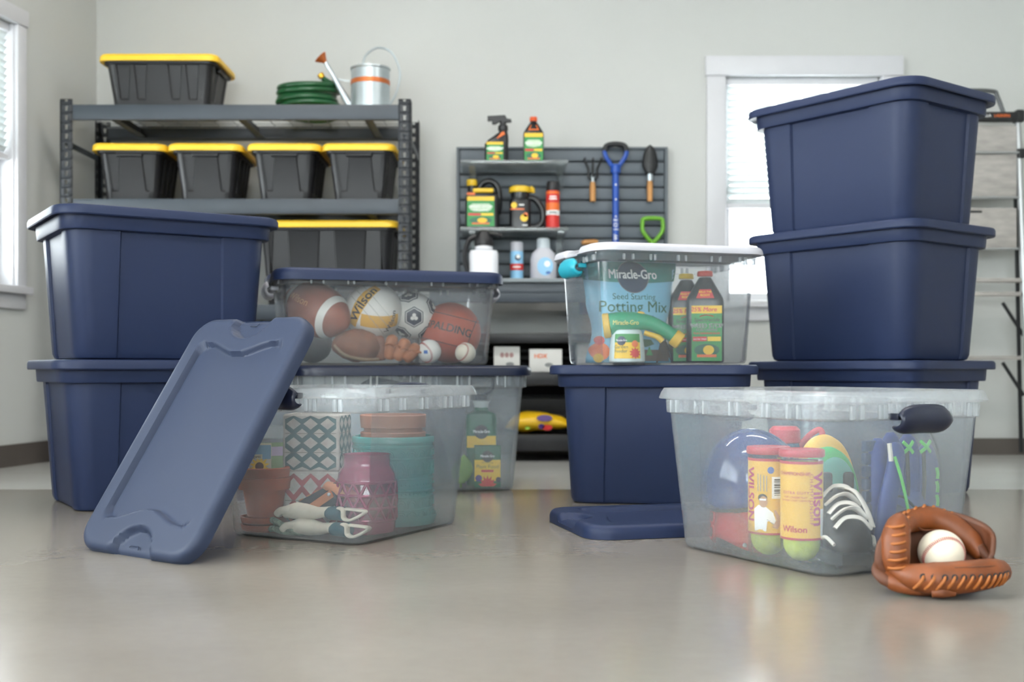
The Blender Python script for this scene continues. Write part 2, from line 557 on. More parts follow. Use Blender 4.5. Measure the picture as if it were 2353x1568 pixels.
def window(name, M, hole, blind_to, trim=0.055, head=0.06, panes=True):
    h0, h1, z0, z1 = hole
    w = MB()
    frame_o = MB()
    # sash frame set back in the wall
    for (a, b, c, d) in ((h0, h0 + .03, z0, z1), (h1 - .03, h1, z0, z1), (h0, h1, z0, z0 + .035), (h0, h1, z1 - .03, z1), (h0, h1, (z0+z1)/2 - .018, (z0+z1)/2 + .018)):
        frame_o.box(((a + b)/2, -.07, (c + d)/2), (b - a, .035, d - c), M)
    root = frame_o.build(name, M_trim); root['kind'] = 'structure'
    # casing
    def p(nm, a, b, c, d, y0, y1):
        q = MB(); q.rbox(((a + b)/2, (y0 + y1)/2, (c + d)/2), (b - a, y1 - y0, d - c), .003, M)
        return q.build(nm, M_trim, root)
    p('casing', h0 - trim, h0, z0 - .03, z1, 0, .018)
    p('casing', h1, h1 + trim, z0 - .03, z1, 0, .018)
    p('head_casing', h0 - trim - .006, h1 + trim + .006, z1, z1 + head, 0, .024)
    p('sill', h0 - trim - .01, h1 + trim + .01, z0 - .03, z0 - .002, 0, .04)
    p('apron', h0 - trim, h1 + trim, z0 - .085, z0 - .03, 0, .016)
    # jamb lining
    p('jamb', h0 - .002, h0 + .006, z0, z1, -.12, .002)
    p('jamb', h1 - .006, h1 + .002, z0, z1, -.12, .002)
    for (c, d) in ((z0 + .035, (z0+z1)/2 - .018), ((z0+z1)/2 + .018, z1 - .03)):
        q = MB(); q.box(((h0 + h1)/2, -.07, (c + d)/2), (h1 - h0 - .06, .004, d - c), M)
        q.build('pane', M_glass, root)
    if blind_to is not None:
        q = MB(); q.rbox(((h0 + h1)/2, -.025, z1 - .016), (h1 - h0 - .02, .03, .03), .003, M)
        q.build('blind_headrail', M_trim, root)
        n = int((z1 - .04 - blind_to) / .026)
        first = None
        for i in range(n):
            z = z1 - .045 - i * .026
            if first is None:
                q = MB(); q.rbox((0, 0, 0), (h1 - h0 - .024, .026, .0016), .0008, None, 1)
                q.v = [tuple(R(math.radians(52), 'X') @ Vector(v)) for v in q.v]
                first = q.build('blind_slat', M_blind, root)
                o = first
            else:
                o = first.copy(); C.objects.link(o)
            o.matrix_basis = M @ T((h0 + h1)/2, -.025, z)
        q = MB(); q.rbox(((h0 + h1)/2, -.025, blind_to), (h1 - h0 - .02, .026, .02), .003, M)
        q.build('blind_bottom_rail', M_trim, root)
        for k in (.12, .88):
            q = MB(); x = h0 + (h1 - h0) * k
            q.tube([M @ Vector((x, -.010, z1 - .02)), M @ Vector((x, -.010, blind_to))], .0012, 5)
            q.build('blind_cord', M_trim, root)
    return root
window('window_1', LWM, lw_hole, 1.13)
window('window_2', BWM, bw_hole, 1.035, trim=0.078, head=0.082)
window('window_3', LWM, (2.6, 6.0, 0.40, 2.05), None)
window('fill_window', FWM, fw_hole, None)  # added window behind the camera, lets in frontal fill light

# daylight portals at the openings (sampling help only: the light is the sky's)
def portal(loc, rot, sx, sy):
    l = bpy.data.lights.new('daylight_portal', 'AREA'); l.shape = 'RECTANGLE'; l.size = sx; l.size_y = sy
    l.cycles.is_portal = True
    o = bpy.data.objects.new('daylight_portal', l); C.objects.link(o); o.location = loc; o.rotation_euler = rot
for (h, M) in ((lw_hole, LWM), ((2.6, 6.0, .40, 2.05), LWM), (bw_hole, BWM), (fw_hole, FWM)):
    c = M @ Vector(((h[0] + h[1])/2, -.14, (h[2] + h[3])/2))
    nrm = (M.to_3x3() @ Vector((0, 1, 0))).normalized()
    portal(c, nrm.to_track_quat('-Z', 'Z').to_euler(), h[1] - h[0] + .1, h[3] - h[2] + .1)

# ------------------------------------------------------------------ added ceiling fill lights, unseen, no known fixtures there
def fill_light(x, y, L, label, power):
    t = thing('fill_light', label, 'fill light', (x, y, CEIL - .045), 0, 'added ceiling fill lights')
    q = MB(); q.rbox((0, 0, .022), (L + .06, .16, .044), .006); q.build('housing', M_whiteplastic, t)
    em = bpy.data.materials.get('fill_diffuser')
    if em is None:
        em = bpy.data.materials.new('fill_diffuser'); em.use_nodes = True
        p = em.node_tree.nodes['Principled BSDF']; p.inputs['Base Color'].default_value = (.9, .9, .9, 1)
        p.inputs['Emission Color'].default_value = (1, .97, .92, 1); p.inputs['Emission Strength'].default_value = 4
    q = MB(); q.rbox((0, 0, -.002), (L, .12, .006), .002); q.build('diffuser', em, t)
    l = bpy.data.lights.new('tube', 'AREA'); l.shape = 'RECTANGLE'; l.size = L; l.size_y = .12; l.energy = power; l.color = (1, .97, .93)  # area lamp added for fill from above
    o = bpy.data.objects.new('tube', l); C.objects.link(o); o.location = (0, 0, -.008); o.parent = t
fill_light(-.7, 3.3, 1.2, 'added unseen ceiling fill light above the storage rack', 12)
fill_light(1.0, 3.0, 1.2, 'added unseen ceiling fill light above the tall tote stack', 10)
fill_light(-.2, 1.2, 1.2, 'added unseen ceiling fill light above the front of the floor', 16)
# ------------------------------------------------------------------ solid totes with lids
def tote(loc, rz, L, W, H, label, group=None, name='storage_tote', m=None):
    m = m or M_navy
    t = thing(name, label, 'storage tote', loc, rz, group)
    zb = H - .058
    def sec(z, d, k):
        # k: 0 bottom .. 1 under the band
        l = (L * .80) + (L - .072 - L * .80) * k
        w = (W * .76) + (W - .072 - W * .76) * k
        a = l * (.285 - .035 * k); b = w * (.29 - .03 * k); s = .004
        return (l, w, .045 + .012 * k, [(-a - s, 0), (-a, d), (a, d), (a + s, 0)], [(-b - s, 0), (-b, d), (b, d), (b + s, 0)], z)
    b0 = sec(0, 0, 0)
    mb = MB()
    secs = [(b0[0] - .03, b0[1] - .03, .035, [(p, .004 if 0 < k < 3 else 0) for k, (p, _) in enumerate(b0[3])], [(p, .004 if 0 < k < 3 else 0) for k, (p, _) in enumerate(b0[4])], 0.0),
            (b0[0] - .010, b0[1] - .010, .042, [(p, .006 if 0 < k < 3 else 0) for k, (p, _) in enumerate(b0[3])], [(p, .006 if 0 < k < 3 else 0) for k, (p, _) in enumerate(b0[4])], 0.004),
            sec(.016, .006, .01), sec(zb - .012, .007, .97), sec(zb - .001, .007, .998), sec(zb, .0, 1)]
    bl, bw = L - .042, W - .042
    ls = [(p, 0) for p, _ in secs[-1][3]]; ws = [(p, 0) for p, _ in secs[-1][4]]
    secs += [(bl - .004, bw - .004, .06, ls, ws, zb + .0005), (bl, bw, .062, ls, ws, zb + .004), (bl + .004, bw + .004, .062, ls, ws, H - .021)]
    mb.stack(secs, sring)
    mb.build('body', m, t, sharp=30)
    lid = MB()
    ls = [(L - .03, W - .03, .058, H - .020), (L - .004, W - .004, .068, H - .025), (L, W, .07, H - .022), (L, W, .07, H - .008), (L - .006, W - .006, .068, H - .002), (L - .016, W - .016, .064, H),
          (L * .5, W * .5, .04, H)]
    lid.stack(ls, lambda a, b, c: rrect(a, b, c, 8))
    lid.build('lid', m, t, sharp=30)
    return t

TH, TP = 0.379, 0.3795
lx, ly, lr = -0.972, 3.062, math.radians(32.5)
tote((lx, ly, 0), lr, .58, .46, TH, 'navy tote at the bottom of the two-tote stack behind the leaning lid')
tote((lx, ly, TP), lr, .58, .46, TH, 'navy lidded tote on top of the two-tote stack in front of the rack')
rx_, ry_, rr = 1.055, 3.352, math.radians(127.5)
tote((rx_, ry_, 0), rr, .60, .455, TH, 'lowest navy tote of the tall three-tote stack by the window')
tote((rx_, ry_, TP), rr, .60, .455, TH, 'middle navy tote of the tall three-tote stack by the window')
tote((rx_, ry_, 2 * TP), rr, .60, .455, TH, 'topmost navy tote of the tall three-tote stack by the window')
tote((.392, 3.10, 0), math.radians(-10), .545, .40, .366, 'small navy tote standing under the white-lidded clear box')

# ------------------------------------------------------------------ latching lids (slate blue)
def latch_lid(parent, L, W, m, T_=.03, n=52, rings=46, name='lid', M=None, notch=True, waves=True, r=.055):
    """x across, y along; top surface at z = 0"""
    def top(x, y):
        ye = L/2 - .070 - (.026 * (.5 + .5 * math.cos(PI * min(1, abs(x) / .105))) - .004 if waves else 0)
        dx = W/2 - .043 - abs(x); dy = ye - abs(y)
        k = .022
        hh = max(k - abs(dx - dy), 0) / k
        sd = min(dx, dy) - hh * hh * k * .25
        h = -.012 * sstep(sd / .008)
        if notch:
            q = 1 - math.hypot(x / .062, (abs(y) - L/2) / .060)
            h = min(h, -.015 * sstep(q / .16))
        return h
    def outline(l, w, rr_):
        rr_ = max(rr_, .004)
        pts = []
        cs = rrect(w, l, rr_, 10)
        # subdivide the straight runs
        N = len(cs)
        for i in range(N):
            a = cs[i]; b = cs[(i + 1) % N]
            d = math.hypot(a[0]-b[0], a[1]-b[1])
            corner_end = (i % 11 == 10)
            kk = n if corner_end and (i // 11) % 2 == 0 else (n * 2 // 3 if corner_end else 1)
            for j in range(kk):
                s = j / kk
                pts.append((a[0] + (b[0]-a[0]) * s, a[1] + (b[1]-a[1]) * s))
        return pts
    prof = [(.014, -.021), (.006, -.022), (.003, -T_), (0, -T_ + .001), (0, -.016), (.0015, -.009), (.005, -.004), (.010, -.001)]
    R_ = []
    for ins, z in prof:
        ring = []
        for x, y in outline(L - 2*ins, W - 2*ins, r - ins):
            h = top(x, y) if z > -.019 else 0
            f = 0 if z < -.019 else (.35 if z == -.016 else 1)
            ring.append((x, y, z + h * f))
        R_.append(ring)
    for k in range(rings):
        ins = .015 + (W/2 - .019) * (k / (rings - 1))
        R_.append([(x, y, top(x, y)) for x, y in outline(L - 2*ins, W - 2*ins, r - ins)])
    mb = MB(); mb.loft(R_, True, True, M)
    return mb.build(name, m, parent, sharp=40)

# leaning lid: bottom edge on the floor, propped on the open box behind it
e = Vector((.81, -.587, 0)).normalized()
bl_ = Vector((-.868, 2.228, 0.010))
d_ = Vector((.188, .259, .467)).normalized()
LL, LW_ = .556, .352
ctr = bl_ + e * (LW_ / 2) + d_ * (LL / 2)
t = thing('latching_lid', 'slate blue lid leaning upright against the open box of flowerpots', 'lid', (0, 0, 0))
lm = frame(ctr, e, d_)
t.matrix_world = lm
latch_lid(t, LL, LW_, M_lidblue)
for s in (1, -1):
    q = MB(); q.tube([(-.016, s * (LL/2 - .017), -.0115), (-.011, s*(LL/2 - .020), -.0115), (.008, s*(LL/2 - .020), -.0115), (.014, s * (LL/2 - .014), -.0115)], .0011, 6)
    q.build('moulded_tab', M_lidblue, t)
t2 = thing('latching_lid', 'dark blue lid lying flat on the floor before the small tote', 'lid', (.388, 2.572, .030), math.radians(14))
q = latch_lid(t2, .556, .352, M_navy, M=R(-PI/2))

# ------------------------------------------------------------------ clear latching boxes
def clear_box(loc, rz, L, W, H, label, m, lidm=None, lid_T=.03, handle=None, handle_m=None, name='clear_storage_box', flare=.022, r=.04, band=.05, handle_up=False, group=None, m_rim=None):
    """W along local x, L along local y (base size); handles on the +-y faces"""
    t = thing(name, label, 'storage box', loc, rz, group)
    th = .0024
    zb = H - band
    out = [(W - .03, L - .03, r - .012, .0), (W - .008, L - .008, r - .003, .004), (W, L, r, .012)]
    kz = (zb - .012)
    for i in (1, 2, 3):
        f = i / 3
        out.append((W + 2*flare*f, L + 2*flare*f, r + .004*f, .012 + kz * f))
    Wt, Lt = W + 2*flare, L + 2*flare
    out += [(Wt + .014, Lt + .014, r + .01, zb + .002), (Wt + .018, Lt + .018, r + .012, H - .022), (Wt + .019, Lt + .019, r + .012, H - .018),
            (Wt + .041, Lt + .041, r + .022, H - .021), (Wt + .043, Lt + .043, r + .022, H - .019), (Wt + .036, Lt + .036, r + .02, H - .008), (Wt + .024, Lt + .024, r + .014, H)]
    inn = [(Wt + .014, Lt + .014, r + .01, H - .002), (Wt + .013, Lt + .013, r + .009, H - .02), (Wt + .009, Lt + .009, r + .008, zb + .004), (Wt - 2*th, Lt - 2*th, r + .002, zb - .001)]
    for i in (2, 1, 0):
        f = i / 3
        inn.append((W + 2*flare*f - 2*th, L + 2*flare*f - 2*th, r, .0135 + kz * f))
    inn += [(W - .014, L - .014, r - .004, .006), (W - .04, L - .04, r - .014, .004)]
    mb = MB()
    mb.stack(out[:6] + [(Wt - 2*th, Lt - 2*th, r + .002, zb - .0005)] + inn[4:], lambda a, b, c: rrect(a, b, c, 8))
    mb.build('body', m, t, sharp=35)
    mb = MB()
    mb.loft([[(x, y, s_[-1]) for x, y in rrect(*s_[:-1], 8)] for s_ in [(Wt, Lt, r + .004, zb)] + out[6:] + inn[:4]], loop=True)
    mb.build('rim', m_rim or m, t, sharp=35)
    # moulded ribs round the rim band
    rb = MB()
    zc, hh = (zb + H - .022) / 2 + .001, (H - .022 - zb) - .002
    for s in (-1, 1):
        for f in (-.82, -.7, -.46, -.4, -.08, .02, .38, .5, .78, .86):
            rb.rbox((f * Wt / 2 * .92, s * (Lt/2 + .0095), zc), (.010, .006, hh), .002)
            rb.rbox((s * (Wt/2 + .0095), f * Lt / 2 * .92, zc), (.010, .006, hh), .002)
    rb.build('rim_ribs', M_rib, t)['kind'] = 'stuff'
    if lidm is not None:
        lt = latch_lid(t, Lt + .05, Wt + .05, lidm, lid_T, n=24, rings=26, M=T(0, 0, H + .006), r=r + .025)
    if handle is not None:
        for s in handle:
            M = T(0, s * (Lt/2 + .012), H - .050) @ (R(PI) if s > 0 else Matrix.Identity(4))
            hb = MB()
            w = .062; rows = []
            nu = 18
            for i in range(nu + 1):
                u = -1 + 2 * i / nu
                x = u * w
                edge = 1 - abs(u) ** 6
                row = []
                up = .030 if handle_up else .012
                for k in range(9):
                    a = k / 8
                    # C profile: leaves the wall, bulges out and turns up
                    ang = -PI * .62 * (1 - a) + PI * .35 * a
                    rad = .020
                    yy = -.010 - rad * math.cos(ang) * (.75 + .25 * edge)
                    zz = rad * 1.25 * math.sin(ang) * (.45 + .55 * edge) + .004 * (1 - u * u)
                    if handle_up: zz += .028
                    row.append((x, yy, zz))
                rows.append(row)
            hb.loft(rows, False, False, closed=False)
            o = hb.build('latch_handle', handle_m or M_navydark, t, sharp=60, solid=.004)
            o.matrix_basis = M
            for xx in (-.05, .05):
                hb2 = MB()
                hb2.rbox((xx, .0, .006 + (.028 if handle_up else 0)), (.012, .022, .012), .003)
                o2 = hb2.build('hinge', handle_m or M_navydark, o)
    return t

RB = (.583, 2.170); RBa = math.radians(29.3)
LB = (-.364, 2.511); LBa = math.radians(-28.4)
box_r = clear_box((RB[0], RB[1], 0), RBa, .41, .35, .318, 'open frosted box of sports gear with a leather mitt beside it', M_clear, handle=(-1, 1), m_rim=M_rim)
box_l = clear_box((LB[0], LB[1], 0), LBa, .40, .345, .318, 'open frosted box of flowerpots with the leaning lid beside it', M_clear, handle=(-1, 1), handle_up=True, m_rim=M_rim)
DB = (-.384, 3.352); DBa = math.radians(17 - 90)
EB = (-.324, 3.390); EBa = math.radians(17 - 90)
clear_box((EB[0], EB[1], 0), EBa, .60, .35, .360, 'tall clear box with dark lid carrying the box of sports balls', M_clear3, M_navydark, band=.06)
clear_box((DB[0], DB[1], .3665), DBa, .58, .31, .262, 'clear box of sports balls with a blue lid, on another box', M_clear2, M_navy, lid_T=.034, band=.04, flare=.016, handle=(-1, 1), handle_m=M_whiteplastic)
WB = (.392, 3.075); WBa = math.radians(17 - 90)
clear_box((WB[0], WB[1], .3665), WBa, .415, .30, .304, 'clear box with white lid and teal latches, full of garden supplies', M_clear2, M_whiteplastic, lid_T=.022, band=.04, flare=.014, handle=(-1,), handle_m=M_teal)
# ------------------------------------------------------------------ steel rack against the back wall
M_post = mat('black_steel', '#25292e', .45, var=.06)
RF, RBk = 4.22, 4.62           # front / back faces of the rack
def slotted_post(parent, x, y, sx, sy, H):
    """angle post: one flange across (x), one flange in depth (y), with keyhole slots"""
    w = .046; t_ = .0025
    mb = MB()
    pitch = .0345
    n = int(H / pitch)
    for fl in (0, 1):
        def P(u, z):
            if fl == 0: return (x + sx * (u - w/2), y, z)
            return (x - sx * w/2, y + sy * u, z)
        us = (0, .017, .029, w)
        for k in range(n + 1):
            z0 = k * pitch; z1 = min(H, z0 + pitch)
            if z1 - z0 < 1e-4: continue
            za = z0 + .008; zb = z0 + .026
            off = .003
            a = len(mb.v)
            rows = [(z0, us), (za, (0, .019, .027, w)), (zb, us), (z1, us)]
            rows = [(min(z, H), u_) for z, u_ in rows]
            vs = [P(u, z) for z, u_ in rows for u in u_]
            fs = []
            for r_ in range(3):
                for c_ in range(3):
                    if r_ == 1 and c_ == 1: continue
                    i = r_ * 4 + c_
                    fs.append((i, i + 1, i + 5, i + 4))
            mb.add(vs, fs)
    bm = mb.build('post', M_post, parent, sharp=60, solid=t_)
    return bm

rack = thing('storage_rack', 'charcoal steel storage rack with slotted posts along the back wall', 'storage rack', (0, 0, 0))
XL, XR = -1.662, -.401
for (x, sx) in ((XL, 1), (XR, -1)):
    for (y, sy) in ((RF, 1), (RBk, -1)):
        slotted_post(rack, x, y, sx, sy, 1.362)
    for z in (.25, .62, 1.21):      # side ties
        q = MB(); q.box((x - sx * .022, (RF + RBk)/2, z), (.004, RBk - RF - .05, .022)); q.build('side_tie', M_steel, rack)
SHELF_Z = (1.343, .991, .596, .20)
M_wire = mat('deck_wire', '#8c8f90', .4, metal=.6)
for z in SHELF_Z:
    for y in (RF + .010, RBk - .010):
        q = MB(); q.rbox(((XL + XR)/2, y, z - .0285), (XR - XL - .04, .018, .057), .003); bm_ = q.build('beam', M_steel, rack)
        q = MB(); q.rbox(((XL + XR)/2, y + (.012 if y < 4.4 else -.012), z - .050), (XR - XL - .04, .022, .004), .001); q.build('beam_flange', M_steel, bm_)
    for f in (.12, .5, .88):
        q = MB(); q.box((XL + (XR - XL) * f, (RF + RBk)/2, z - .028), (.006, RBk - RF - .045, .04)); 
        q.box((XL + (XR - XL) * f + .013, (RF + RBk)/2, z - .046), (.026, RBk - RF - .045, .004)); q.build('cross_bar', M_steel, rack)
    q = MB()
    n = 16
    for i in range(n + 1):
        x = XL + .03 + (XR - XL - .06) * i / n
        q.tube([(x, RF + .02, z - .006), (x, RBk - .02, z - .006)], .0016, 5)
    for i in range(6):
        y = RF + .03 + (RBk - RF - .06) * i / 5
        q.tube([(XL + .02, y, z - .009), (XR - .02, y, z - .009)], .0016, 5)
    o = q.build('wire_deck', M_wire, rack); o['kind'] = 'stuff'

# ------------------------------------------------------------------ black totes with yellow lids
def black_tote(loc, rz, L, W, H, label, ribs, wribs, group, d=.005, handle=None):
    t = thing('black_tote', label, 'storage tote', loc, rz, group)
    lidh = .022
    def sec(z, k, dd):
        l = L - .05 - (1 - k) * .045; w = W - .05 - (1 - k) * .04
        def steps(rb, full):
            o = []
            for c, wt, wb in rb:
                hw = (wb + (wt - wb) * k) / 2
                o += [(c - hw - .004, 0), (c - hw, dd), (c + hw, dd), (c + hw + .004, 0)]
            return o
        return (l, w, .03, steps(ribs, L), steps(wribs, W), z)
    zt = H - lidh - .012
    secs = [sec(0, 0, 0), sec(.004, .02, 0), sec(H * .17, .18, 0), sec(H * .2, .21, d), sec(zt - .001, .98, d), sec(zt, 1, 0)]
    s0 = list(secs[0]); s0[0] -= .012; s0[1] -= .012; secs[0] = tuple(s0)
    ls = [(p, 0) for p, _ in secs[-1][3]]; ws = [(p, 0) for p, _ in secs[-1][4]]
    secs += [(L - .03, W - .03, .035, ls, ws, zt + .001), (L - .028, W - .028, .035, ls, ws, H - lidh)]
    mb = MB(); mb.stack(secs, sring); mb.build('body', M_blackpl, t, sharp=25)
    lid = MB()
    lid.stack([(L - .03, W - .03, .03, H - lidh - .002), (L - .002, W - .002, .04, H - lidh - .004), (L, W, .04, H - lidh), (L - .002, W - .002, .04, H - .007), (L - .014, W - .014, .036, H), (L - .07, W - .07, .03, H), (L - .08, W - .08, .026, H - .008), (L*.4, W*.4, .02, H - .008)], lambda a, b, c: rrect(a, b, c, 7))
    lid.build('lid', M_yellowlid, t, sharp=30)
    # hand grips under the lid
    for s in (-1, 1):
        g = MB()
        g.rbox((s * (L/2 - .022), 0, H - lidh - .018), (.016, min(.1, W * .4), .014), .004); g.build('grip', M_blackpl, t)
    return t
G = 'black totes with yellow lids on the rack'
r4 = [(-.135, .05, .02), (-.07, .045, .02), (.06, .05, .02), (.125, .045, .02)]
black_tote((-1.336, 4.41, 1.3435), 0, .455, .31, .20, 'black tote with yellow lid alone on the top rack shelf', r4, [(-.06, .05, .03), (.06, .05, .03)], G)
names = ('nearest the left wall', 'second from the left wall', 'third from the left wall', 'nearest the slatted panel')
for i, x in enumerate((-1.452, -1.163, -.862, -.578)):
    black_tote((x, 4.425, .9915), math.radians(-90 + (3, 2, 1, 0)[i]), .36, .282, .212, 'black tote with yellow lid in the row of four, ' + names[i], [(-.09, .04, .03), (-.03, .04, .03), (.03, .04, .03), (.09, .04, .03)],
               [(-.062, .050, .016), (.07, .05, .016)], G)
black_tote((-.700, 4.415, .5965), 0, .55, .34, .318, 'large black tote with yellow lid on the rack shelf below the row', [(-.175, .05, .08), (0, .05, .08), (.175, .05, .08)], [(-.07, .04, .03), (.07, .04, .03)], G)
black_tote((-1.33, 4.415, .5965), 0, .50, .34, .30, 'black tote with yellow lid hidden behind the navy tote stack', [(-.16, .05, .08), (0, .05, .08), (.16, .05, .08)], [(-.07, .04, .03), (.07, .04, .03)], G)

# ------------------------------------------------------------------ watering can and hose
t = thing('watering_can', 'galvanised watering can with copper band and long spout', 'watering can', (-.553, 4.42, 1.3435))
q = MB(); q.lathe([(.074, 0), (.078, .002), (.078, .008), (.0755, .010), (.0755, .176), (.079, .179), (.079, .185), (.0755, .186), (.073, .184), (.073, .17)], 36, cap1=True); q.build('body', M_galv, t)
q = MB(); q.lathe([(.0757, .118), (.0768, .119), (.0768, .136), (.0757, .137)], 36, cap0=False, cap1=False); q.build('copper_band', M_copper, t)
q = MB(); pts = bez([(-.03, 0, .178), (-.02, 0, .235), (.03, 0, .268), (.085, 0, .245), (.115, 0, .17), (.10, 0, .09), (.072, 0, .04)], 10)
q.tube(pts, .0045, 8); q.build('handle', M_galv, t)
q = MB(); q.tube([(-.068, -.005, .02), (-.10, -.01, .075), (-.14, -.015, .15), (-.172, -.02, .205)], [.017, .013, .009, .008], 12); sp = q.build('spout', M_galv, t)
q = MB(); q.lathe([(.008, 0), (.010, .006), (.026, .026), (.028, .029), (.002, .032)], 20, rot_to((-.6, -.1, .62)).copy()); o = q.build('rose', M_copper, sp, loc=(-.172, -.02, .205))
q = MB(); q.tube([(-.074, 0, .135), (-.135, -.012, .142)], .003, 6); q.build('spout_brace', M_galv, t)

M_hose = mat('green_hose', '#174d2a', .28, var=.15)
t = thing('garden_hose', 'coiled green garden hose on the top rack shelf', 'garden hose', (-.805, 4.47, 1.3435))
pts = []
turns = 6
for i in range(turns * 40 + 1):
    a = 2 * PI * i / 40; k = i / 40
    rad = .112 - .006 * math.sin(k * 2.1) - (.004 if k < 1 else 0)
    z = .011 + .0195 * k + (.012 * math.sin(a) if k > 3.2 else 0)
    sh = .006 * math.sin(k * 1.3)
    pts.append((rad * math.cos(a) + sh, rad * .95 * math.sin(a), z))
last = pts[-1]
pts += [(last[0] - .03, last[1] - .06, last[2] + .004), (last[0] - .05, last[1] - .07, last[2] + .016)]
q = MB(); q.tube(pts, .0108, 10); q.build('hose', M_hose, t)
q = MB(); q.lathe([(.010, 0), (.013, .002), (.013, .018), (.008, .020)], 14, T(*pts[-1]) @ rot_to((-.5, -.2, .9))); q.build('brass_coupling', mat('brass', '#c79a3a', .3, metal=.9), t)

# ------------------------------------------------------------------ slatted wall panel
PX0, PX1 = -.227, .640
M_slat = mat('grey_slat', '#5d656c', .5, var=.05)
M_gap = mat('slat_groove', '#33393f', .6)
pn = thing('slat_panel', 'grey slatted tool panel fixed to the back wall', 'wall panel', (0, 0, 0))
q = MB(); q.box(((PX0 + PX1)/2, BW - .010, .98), (PX1 - PX0, .016, .578)); q.build('backing', M_gap, pn)
first = None
zt = 1.262
k = 0
while zt - k * .0529 - .052 > .70:
    zc = zt - k * .0529 - .0245
    if first is None:
        q = MB(); q.rbox((0, 0, 0), (PX1 - PX0 - .024, .014, .0455), .003); first = q.build('slat', M_slat, pn, loc=((PX0 + PX1)/2, BW - .024, zc))
    else:
        o = first.copy(); C.objects.link(o); o.location.z = zc
    k += 1
q = MB(); q.rbox(((PX0 + PX1)/2, BW - .025, 1.266), (PX1 - PX0 + .004, .026, .010), .002); q.build('edge_trim', M_slat, pn)
for x in (PX0 + .004, PX1 - .004):
    q = MB(); q.rbox((x, BW - .025, .985), (.012, .026, .56), .002); q.build('edge_trim', M_slat, pn)

def acryl_shelf(z, label):
    s = thing('acrylic_shelf', label, 'shelf', (.0085, 4.55, z), 0, 'clear shelves on the slatted panel')
    q = MB(); q.rbox((0, 0, -.006), (.425, .23, .010), .003); q.build('shelf_board', M_acryl, s)
    q = MB(); q.rbox((0, -.113, -.008), (.425, .006, .016), .002); q.build('front_lip', M_acryl, s)
    for x in (-.165, .185):
        q = MB()
        q.prism([(-.11, -.012), (.11, -.012), (.11, -.085), (.085, -.085), (-.02, -.05), (-.11, -.022)], -.014, .014, Matrix(((0, 0, 1, x), (1, 0, 0, 0), (0, 1, 0, 0), (0, 0, 0, 1))), .002)
        q.build('bracket', M_acryl, s)
    return s
acryl_shelf(1.176, 'clear acrylic upper shelf holding two dark spray bottles')
acryl_shelf(.912, 'clear acrylic lower shelf holding the jug and aerosol can')

# ------------------------------------------------------------------ print colours
K = dict(
    green=mat('print_green', '#1f8a3c', .4, var=.03), dgreen=mat('print_dark_green', '#12603f', .4, var=.03), yellow=mat('print_yellow', '#f2c21b', .4, var=.03),
    red=mat('print_red', '#cf2f2a', .4, var=.03), orange=mat('print_orange', '#e8702a', .4, var=.03), white=mat('print_white', '#f0f0ee', .45, var=.01), black=mat('print_black', '#16181a', .4, var=.03),
    blue=mat('print_blue', '#2f5fa8', .4, var=.03), lblue=mat('print_light_blue', '#8fc4e6', .4, var=.03), lime=mat('print_lime', '#a3c93a', .4, var=.03), navy=mat('print_navy', '#1d2c4a', .4, var=.03),
    purple=mat('print_purple', '#4d2c7a', .4, var=.03), skin=mat('print_tan', '#b98a66', .5, var=.05), grey=mat('print_grey', '#8a8c8c', .5, var=.03), teal=mat('print_teal', '#1f7f74', .45, var=.03))
M_dkbot = mat('dark_bottle_plastic', '#15171a', .3, var=.05)
M_cap_o = mat('orange_cap', '#e05a24', .4); M_cap_r = mat('red_cap', '#c8392c', .4); M_cap_y = mat('yellow_cap', '#e8bf2a', .4)

def weed_label(t, fn, w, h, z0, full=False):
    """green lawn-care label: yellow top band, white title, red and yellow strips, sun emblem"""
    patch('label', -w/2, w/2, z0, z0 + h, K['green'], t, fn, 10)
    f2 = lambda x, y: fn(x, y) if False else tuple(Vector(fn(x, y)) + Vector((0, -.0004, 0)))
    f3 = lambda x, y: tuple(Vector(fn(x, y)) + Vector((0, -.0008, 0)))
    patch('label_band', -w/2, w/2, z0 + h*.86, z0 + h, K['yellow'], t, f2, 10)
    blob('label_panel', [(-w*.45, z0 + h*.66), (-w*.3, z0 + h*.76), (w*.3, z0 + h*.76), (w*.45, z0 + h*.66), (w*.36, z0 + h*.54), (0, z0 + h*.5), (-w*.36, z0 + h*.54)], mat('print_pale_green', '#bfd8b8', .45), t, f2) if not full else None
    patch('label_strip', -w*.46, 0, z0 + h*.36, z0 + h*.44, K['red'], t, f2, 4)
    patch('label_strip', .002, w*.46, z0 + h*.36, z0 + h*.44, K['yellow'], t, f2, 4)
    disc('label_lawn', 0, z0 + h*.2, w*.42, K['dgreen'], t, f2, ry=h*.11)
    disc('label_sun', w*.06, z0 + h*.2, w*.18, K['yellow'], t, f3, ry=h*.085)
    patch('label_strip', -w*.32, w*.32, z0 + h*.07, z0 + h*.12, K['orange'], t, f3, 4)
    return f3

